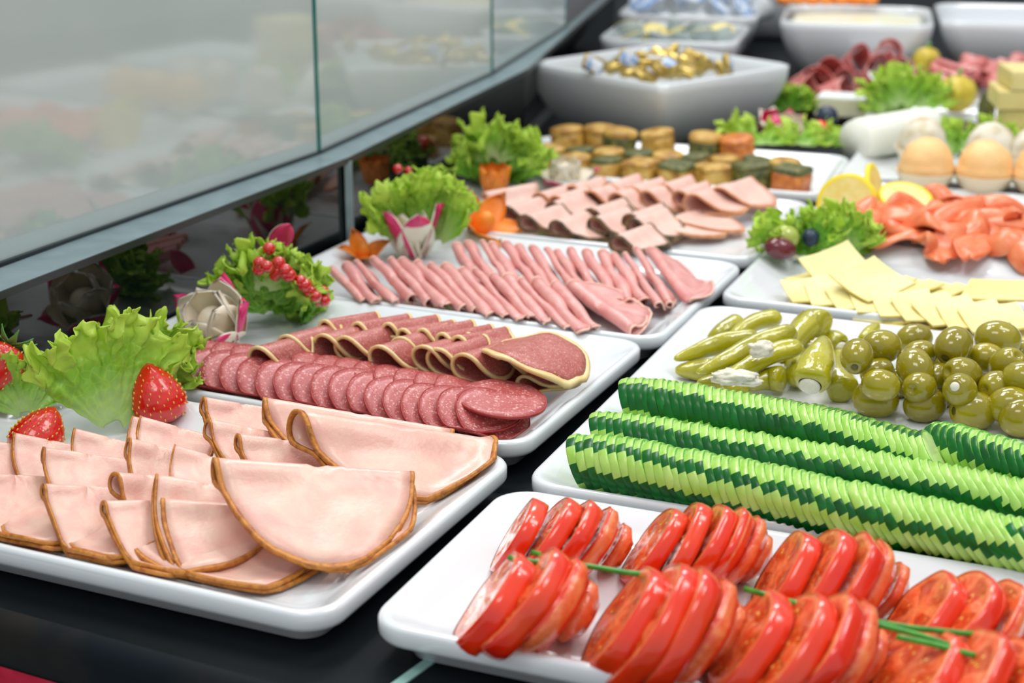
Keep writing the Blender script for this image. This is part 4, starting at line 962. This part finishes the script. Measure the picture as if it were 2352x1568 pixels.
def ball(name, px, py, z, r, mt, lab, cat, group=None, sc=(1, 1, 1), rot=(0, 0, 0)):
    o = ico(24, 16, r*sc[0], r*sc[1], r*sc[2]).build(name, mt, None, True, at(px, py, z), rot); tag(o, lab, cat, group); return o
ball('green_grape', 1802, 545, TF+.030, .0135, GRG, 'halved green grape on the cheese platter lettuce', 'grape', sc=(1.1, 1, .95))
ball('red_grape', 1792, 570, TF+.024, .0120, GRR, 'dark red grape in front of the green one on the cheese platter', 'grape', sc=(1.35, 1, .9), rot=(0, R_(12), 0))
ball('blueberry', 1862, 545, TF+.028, .0088, BLU, 'small blueberry between grapes and carved radish', 'blueberry')
ball('blueberry', 1900, 268, TF+.040, .0145, BLU, 'dark blueberry above the cherry tomato by the cheese log', 'blueberry')
ball('cherry_tomato', 1884, 302, TF+.022, .0155, TOMS, 'shiny cherry tomato beside the white cheese log', 'cherry tomato')
ball('cherry_tomato', 1075, 345, TF+.045, .014, TOMS, 'red tomato half hidden in the curly lettuce by the guard', 'cherry tomato')
ball('cherry_tomato', 1178, 345, TF+.046, .007, TOMS, 'small red tomato bit on top of the curly lettuce', 'cherry tomato')
lump(1785, 205, .045, .010, .010, .014, 'orange carrot piece behind the white bowl rim', 9, CARR, 'carrot_piece', 'carrot', None, .2)

# ------------------------------------------------------------------ golden bakes on the fifth platter
def bake(px, py, z, r, h, mats, lab, seed, square=False, group='small bakes'):
    rnd = random.Random(seed); b = MB(); nt = 28
    def ring(k, z_):
        if square: return [Vector((x*k, y*k, z_+.0006*noise.noise(Vector((x*200, y*200, seed))))) for x, y in rr(r, r, r*.35, 6)]
        out = []
        for j in range(nt):
            c_, s_ = cos(2*pi*j/nt), sin(2*pi*j/nt); w = 1+.05*noise.noise(Vector((c_*2, s_*2, seed+z_*100))); out.append(Vector((r*k*c_*w, r*k*s_*w, z_)))
        return out
    b.loft([ring(.9, 0), ring(1, h*.12), ring(1.02, h*.5), ring(1, h*.8)])
    o = empty('savoury_bake', at(px, py, z), (rnd.uniform(-.12, .12), rnd.uniform(-.12, .12), rnd.uniform(0, 1))); b.build('body', mats[0], o)
    t = MB(); t.loft([ring(1.01, h*.78), ring(1.05, h*.86), ring(.98, h*.97), ring(.7, h*1.02), ring(.05, h*1.0)]); t.build('crust_top', mats[1], o)
    tag(o, lab, 'savoury bake', group); return o
BK = [(1306, 330, BAKE, BAKE), (1378, 328, BAKE, BAKE), (1420, 336, HERB, BAKE), (1514, 338, BAKE, BAKE), (1618, 346, HERB, BAKE), (1694, 352, BAKER, BAKER)]
for i, (x, y, a, c) in enumerate(BK): bake(x, y+20, TF, .0215, .034, (a, c), 'tall golden bake, %s from the left in the back row' % nth(i+1), 700+i)
for i, x in enumerate((1265, 1335, 1400, 1468, 1535, 1600, 1665, 1735, 1800)):
    bake(x, 378+i*4.0, TF, .0190, .024, (BAKE, HERB if i % 2 else BAKE), 'small bake, %s from the left in the middle row' % nth(i+1), 720+i)
for i, x in enumerate((1320, 1395, 1475, 1555, 1640)):
    bake(x, 400+i*6, TF, .0195, .024, (BAKE, HERB if i % 2 else BAKE), 'golden bake, %s from the left in the front row' % nth(i+1), 740+i, i > 1)
bake(1728, 432, TF, .0200, .031, (HERB, HERB), 'dark herb-coated cube near the right end of the front row', 750, True)
bake(1815, 440, TF, .0195, .031, (BAKER, HERB), 'orange cube with dark herb top at the right end of the front row', 751, True)

# ------------------------------------------------------------------ bowls and what they hold
def bowl(cx, cy, half, h, rot, lab, r=.028, base=.62, t=.004):
    b = MB(); pr = []
    for k in range(9):
        u = k/8; pr.append((half*(base+(1-base)*sin(u*pi/2)**.8), h*u))
    rings = [[Vector((x, y, 0)) for x, y in rr(half*base*.9, half*base*.9, r, 8)]]
    for w, z in pr: rings.append([Vector((x, y, z)) for x, y in rr(w, w, r+w*.06, 8)])
    w = pr[-1][0]; rings.append([Vector((x, y, h+.0015)) for x, y in rr(w-t*.4, w-t*.4, r+w*.12, 8)]); rings.append([Vector((x, y, h)) for x, y in rr(w-t, w-t, r+w*.12, 8)])
    for w, z in pr[::-1][1:]: rings.append([Vector((x, y, max(z, .006))) for x, y in rr(w-t, w-t, r+w*.1, 8)])
    b.loft(rings); o = b.build('square_bowl', CER, None, True, (cx, cy, 0), (0, 0, rot)); tag(o, lab, 'bowl'); return o
def mid(px0, px1, py, z, rot=0): return (at(px0, py, z)+at(px1, py, z))/2
# butter bowl: corners left (1248,150) near (1560,200) right (1778,148) back (1455,112)
BH = .098
cs = [at(1236, 150, BH), at(1562, 206, BH), at(1790, 148, BH), at(1452, 106, BH)]; bc = (cs[0]+cs[1]+cs[2]+cs[3])/4+Vector((.004, .012, 0))
bang = math.atan2((cs[1]-cs[0]).y, (cs[1]-cs[0]).x)
bowl(bc.x, bc.y, ((cs[1]-cs[0]).length+(cs[2]-cs[1]).length)/4, BH, bang, 'white square bowl filled with small gold butter packets', r=.006, base=.64)
def packet_mesh(seed):
    b = MB(); r0 = rr(.017, .011, .003, 3); b.loft([[Vector((x*.8, y*.8, -.005)) for x, y in r0], [Vector((x, y, .002)) for x, y in r0], [Vector((x*.92, y*.92, .0045)) for x, y in r0]], 0, True, True); return b
PM = packet_mesh(0).mesh('butter_packet', GOLD); PL = MB(); PL.loft([[Vector((x*.9, y*.9, .0047)) for x, y in rr(.016, .010, .003, 3)], [Vector((x*.9, y*.9, .0052)) for x, y in rr(.0155, .0095, .003, 3)]]); PL = PL.mesh('foil_lid', BLUEP)
rp = random.Random(3); u1 = Vector((cos(bang), sin(bang), 0)); u2 = Vector((-sin(bang), cos(bang), 0))
k = 0
for i in range(6):
    for j in range(6):
        if (i in (0, 5)) and (j in (0, 5)): continue
        c = bc+u1*((i-2.5)*.028+rp.uniform(-.006, .006))+u2*((j-2.5)*.028+rp.uniform(-.006, .006)); c.z = BH-.010+rp.uniform(-.004, .012)+.008*(1-abs(i-2.5)/3)
        o = put('butter_packet', PM, None, c, (rp.uniform(-.9, .9), rp.uniform(-.7, .7), rp.uniform(0, 6.28))); 
        if k % 3 == 0: put('foil_lid', PL, o)
        tag(o, 'small gold foil butter packet heaped in the white square bowl', 'butter packet', 'butter packets in the bowl'); k += 1
for x, y, rz, lab in ((1672, 148, 1.2, 'gold butter packet standing upright at the right of the heap'), (1360, 150, .5, 'gold butter packet standing upright at the left of the heap'), (1442, 138, .2, 'gold butter packet poking up at the back of the heap')):
    o = put('butter_packet', PM, None, at(x, y, BH+.012), (1.3, .5, rz)); put('foil_lid', PL, o); tag(o, lab, 'butter packet', 'butter packets in the bowl')
def cup(loc, rot, lab, lid, group, s=1., body=None):
    b = MB(); nt = 20; rg = lambda r_, z_: [Vector((r_*s*cos(2*pi*j/nt), r_*s*sin(2*pi*j/nt), z_*s)) for j in range(nt)]
    b.loft([rg(.013, 0), rg(.019, .018), rg(.021, .019)]); o = empty('portion_cup', loc, rot); b.build('cup', body or CLEARC, o)
    l = MB(); l.loft([rg(.021, .0192), rg(.021, .0202), rg(.018, .0208)]); l.build('foil_lid', lid, o); tag(o, lab, 'portion cup', group)
# bowl with yellow-lidded cups behind the butter bowl
B2 = .085; c2 = (at(1332, 78, B2)+at(1780, 78, B2))/2+Vector((0, .0, 0)); bowl(c2.x, c2.y+.02, .112, B2, R_(-14), 'white square bowl of clear portion cups right behind the butter bowl')
r2 = random.Random(9)
for i in range(5):
    for j in range(4):
        cup(Vector((c2.x-.075+i*.038, c2.y-.045+j*.038, B2-.016+r2.uniform(-.003, .006))), (r2.uniform(-.5, .5), r2.uniform(-.5, .5), 0), 'clear portion cup with yellow filling in the bowl behind the butter', (YOLK if (i+j) % 3 == 0 else CLEARC), 'clear cups in the second bowl', 1., (YOLK if (i*j) % 4 == 1 else CLEARC))
c3 = (at(1372, 28, B2)+at(1830, 28, B2))/2; bowl(c3.x, c3.y+.06, .125, B2, R_(-12), 'white square bowl of blue and white portion packs at the top')
for i in range(6):
    for j in range(3):
        cup(Vector((c3.x-.095+i*.040, c3.y-.01+j*.045, B2-.006+r2.uniform(0, .018))), (r2.uniform(-1, 1), r2.uniform(-.8, .8), r2.uniform(0, 3)), 'white portion pack with blue printed lid in the topmost bowl', BLUEP, 'blue lidded packs in the top bowl', 1.15, WHITEC)
# big bowls right
c5 = (at(1785, 45, .10)+at(2185, 45, .10))/2; bowl(c5.x, c5.y+.06, .125, .10, R_(-12), 'large white bowl of creamy spread behind the cured ham')
b = MB(); b.loft([[Vector((x, y, z_)) for x, y in rr(w, w, .03, 8)] for w, z_ in ((.112, .088), (.10, .091), (.06, .094), (.01, .093))], 0, True, True)
for i, v in enumerate(b.v): b.v[i] = (v[0], v[1], v[2]+.004*noise.noise(Vector(v)*40))
o = b.build('creamy_spread', noisy('creamy_spread', [(.4, (.80, .82, .70)), (.7, (.85, .80, .45))], 30, rough=.3), None, True, (c5.x, c5.y+.06, 0), (0, 0, R_(-12))); tag(o, 'pale creamy spread with yellow flecks filling the large white bowl', 'spread')
c6 = at(2330, 50, .10); bowl(c6.x+.03, c6.y+.10, .13, .10, R_(-10), 'large white bowl at the top right photo corner')
c7 = at(1900, 5, .10); bowl(c7.x-.03, c7.y+.32, .14, .10, R_(-8), 'farthest white bowl at the top holding orange food')
for i in range(7):
    lump(1800+i*33, 0, .115, .016, .016, .008, 'orange food piece in the farthest bowl at the top of the photo', 30+i, CARR, 'orange_food_piece', 'food', 'orange pieces in the farthest bowl', .3, n=12)

# ------------------------------------------------------------------ mousse scoops
def scoop(px, py, z, r, mt, lab, group, cupped=True):
    b = ico(32, 22, 1, 1, 1); out = []
    for v in b.v:
        v = Vector(v); k = 1+.05*noise.fractal(v*2+Vector((px, 0, 0)), .7, 2, 3); q = v*r*k
        if v.z < -.25: q.z = -r*.30+(v.z+.25)*r*.1; q.x *= 1.10; q.y *= 1.10
        elif v.z < -.05: q.x *= 1.12; q.y *= 1.12
        out.append(tuple(q))
    b.v = out; o = empty('mousse_scoop', at(px, py, z)); b.build('mousse', mt, o); tag(o, lab, 'scoop', group)
    if cupped:
        c = MB(); nt = 28; rg = lambda a, z_: [Vector((a*r*cos(2*pi*j/nt), a*r*sin(2*pi*j/nt), z_*r)) for j in range(nt)]
        c.loft([rg(.8, -1.0), rg(1.12, -.34), rg(1.16, -.25), rg(1.08, -.30), rg(.8, -.35)], 0, True, True); c.build('wafer_cup', WAFER, o)
SR = .0305
for i, (x, y) in enumerate(((2128, 375), (2262, 382), (2395, 390))): scoop(x, y, TF+SR*1.25, SR, SCOOP, ['orange mousse scoop in a pale cup, left of the two in front', 'orange mousse scoop in a pale cup, second in front', 'orange mousse scoop cut by the right photo edge'][i], 'front mousse scoops')
for i, (x, y) in enumerate(((2118, 322), (2275, 335), (2380, 345))): scoop(x, y, TF+SR*1.2, SR*.95, SCOOPW, ['pale speckled scoop behind the left orange one', 'pale whitish scoop behind the second orange one', 'pale scoop at the right photo edge'][i], 'back mousse scoops')

# ------------------------------------------------------------------ cheeses and meats further back
p0, p1 = at(1962, 322, TF+.028), at(2140, 290, TF+.028)
b = MB(); n = 14; path = [lerp(p0, p1, i/n) for i in range(n+1)]; rad_ = [.025]+[.027]*(n-1)+[.023]
b.loft(tube_rings(path, rad_, 28)); o = b.build('cheese_log', noisy('goat_cheese', [(.3, (.78, .80, .70)), (.7, (.86, .87, .80))], 30, rough=.5, bumps=.3)); tag(o, 'white log of soft cheese lying behind the mousse scoops', 'cheese log')
def box(name, c, s, rot, mt, lab, cat, wedge=False, top=None):
    b = MB(); x, y, z = s[0]/2, s[1]/2, s[2]
    f = [(-x, -y), (x, -y*(.2 if wedge else 1)), (x, y*(.2 if wedge else 1)), (-x, y)]
    for k in range(1): b.loft([[Vector((p[0]*q, p[1]*q, h)) for p in f] for q, h in ((.97, 0), (1, .02*z), (1, .98*z), (.97, z))])
    o = b.build(name, mt, None, False, c, (0, 0, rot)); mod(o, 'BEVEL', width=.0012, segments=2); tag(o, lab, cat)
    if top: t = MB(); t.loft([[Vector((p[0]*.97, p[1]*.97, h)) for p in f] for h in (z, z+.0015)]); t.build('top_rind', top, o, False)
    return o
box('cheese_wedge', at(1945, 262, TF), (.085, .055, .026), R_(-20), noisy('blue_cheese', [(.35, (.80, .78, .50)), (.6, (.84, .82, .62)), (.75, (.35, .45, .42))], 50, rough=.4), 'wedge of pale cheese with white rind behind the blueberry', 'cheese wedge', False, noisy('white_rind', [(.3, (.70, .78, .78)), (.7, (.84, .86, .86))], 40, rough=.6))
cb = at(2345, 330, TF)
for k in range(4): box('cheese_block', cb+Vector((.012*(k % 2), 0, k*.026)), (.085, .08, .025), R_(-14+4*k), noisy('hard_cheese%d' % k, [(.3, (.66, .52, .16)), (.7, (.85, .76, .36))], 12, rough=.4), ['lowest cheese block of the stack at the right photo edge', 'second cheese block from the bottom of the right edge stack', 'third cheese block from the bottom of the right edge stack', 'topmost cheese block of the right edge stack'][k], 'cheese block')
lump(2195, 305, TF+.018, .034, .026, .018, 'dark green herb-crusted cheese ball behind the mousse scoops', 41, HERB, 'herb_crusted_cheese', 'cheese', None, .15)
lump(2265, 262, TF+.022, .012, .014, .034, 'dark bottle-green piece beside the yellow pepper', 42, HERB, 'herb_crusted_cheese', 'cheese', None, .1)
for x, y, z, r, lab in ((2198, 215, .050, .028, 'yellow ribbed pepper with green stem above the herb cheese'), (2128, 138, .050, .022, 'smaller yellow pepper behind the rolled cured ham')):
    b = ico(28, 18, 1, 1, 1); out = []
    for v in b.v:
        a = math.atan2(v[1], v[0]); k = (1+.07*cos(7*a)); out.append((v[0]*r*k, v[1]*r*k, v[2]*r*.95))
    b.v = out; o = b.build('yellow_pepper', PHYS, None, True, at(x, y, z)); s = MB(); s.loft(tube_rings([Vector((0, 0, r*.85)), Vector((.002, 0, r*1.1)), Vector((.004, 0, r*1.3))], .003, 8)); s.build('stem', LEAFG, o); tag(o, lab, 'pepper')
def cured(px, py, z, L, r, rot, lab, seed, up=.3):
    rnd = random.Random(seed); b = MB()
    def f(u, v):
        a = v*6.28*1.2+seed; q = r*(.62+.38*v)*(1+.14*sin(a*2+seed)); y = (u-.5)*L*(1+.12*sin(v*9+seed))
        return Vector((q*cos(a), y+.003*sin(a*3), q*sin(a)))
    b.grid(12, 44, f); o = b.build('cured_ham_roll', CURED, None, True, at(px, py, z), (up, rnd.uniform(-.2, .2), rot)); mod(o, 'SOLIDIFY', thickness=.0014, offset=0)
    tag(o, lab, 'ham roll', 'rolled cured ham'); return o
CU = [(1862, 195, .03, .3, 'at the left end, curling down'), (1905, 175, .04, .1, 'second from the left, ring end up'), (1950, 205, .028, -.5, 'lying low in front of the left ones'), (1965, 145, .055, .2, 'standing tall at the back left'), (2010, 165, .05, .0, 'showing a dark spiral end in the middle'), (2030, 135, .062, -.1, 'topmost in the middle'), (2075, 175, .045, -.5, 'right of the middle spiral'), (2095, 205, .03, -.9, 'sloping down towards the lettuce'), (2140, 215, .022, -1.1, 'lying flat before the yellow pepper'), (1830, 220, .02, .9, 'low at the far left end'), (1900, 222, .018, 1.1, 'flat and pink in front of the left ring')]
for i, (x, y, z, ro, lab) in enumerate(CU): cured(x, y, z+.006, .062, .024, ro, 'cured ham roll '+lab, 800+i, -.45)
for i in range(12):
    x = 2185+(i % 6)*34; y = 168+(i//6)*26-(i % 3)*8
    cured(x, y, .045-.012*(i//6), .06, .016, random.Random(i).uniform(-1.3, 1.3), 'pink ham roll, %s from left in the %s row at top right' % (nth(i % 6+1), 'back' if i < 6 else 'front'), 830+i, .2)
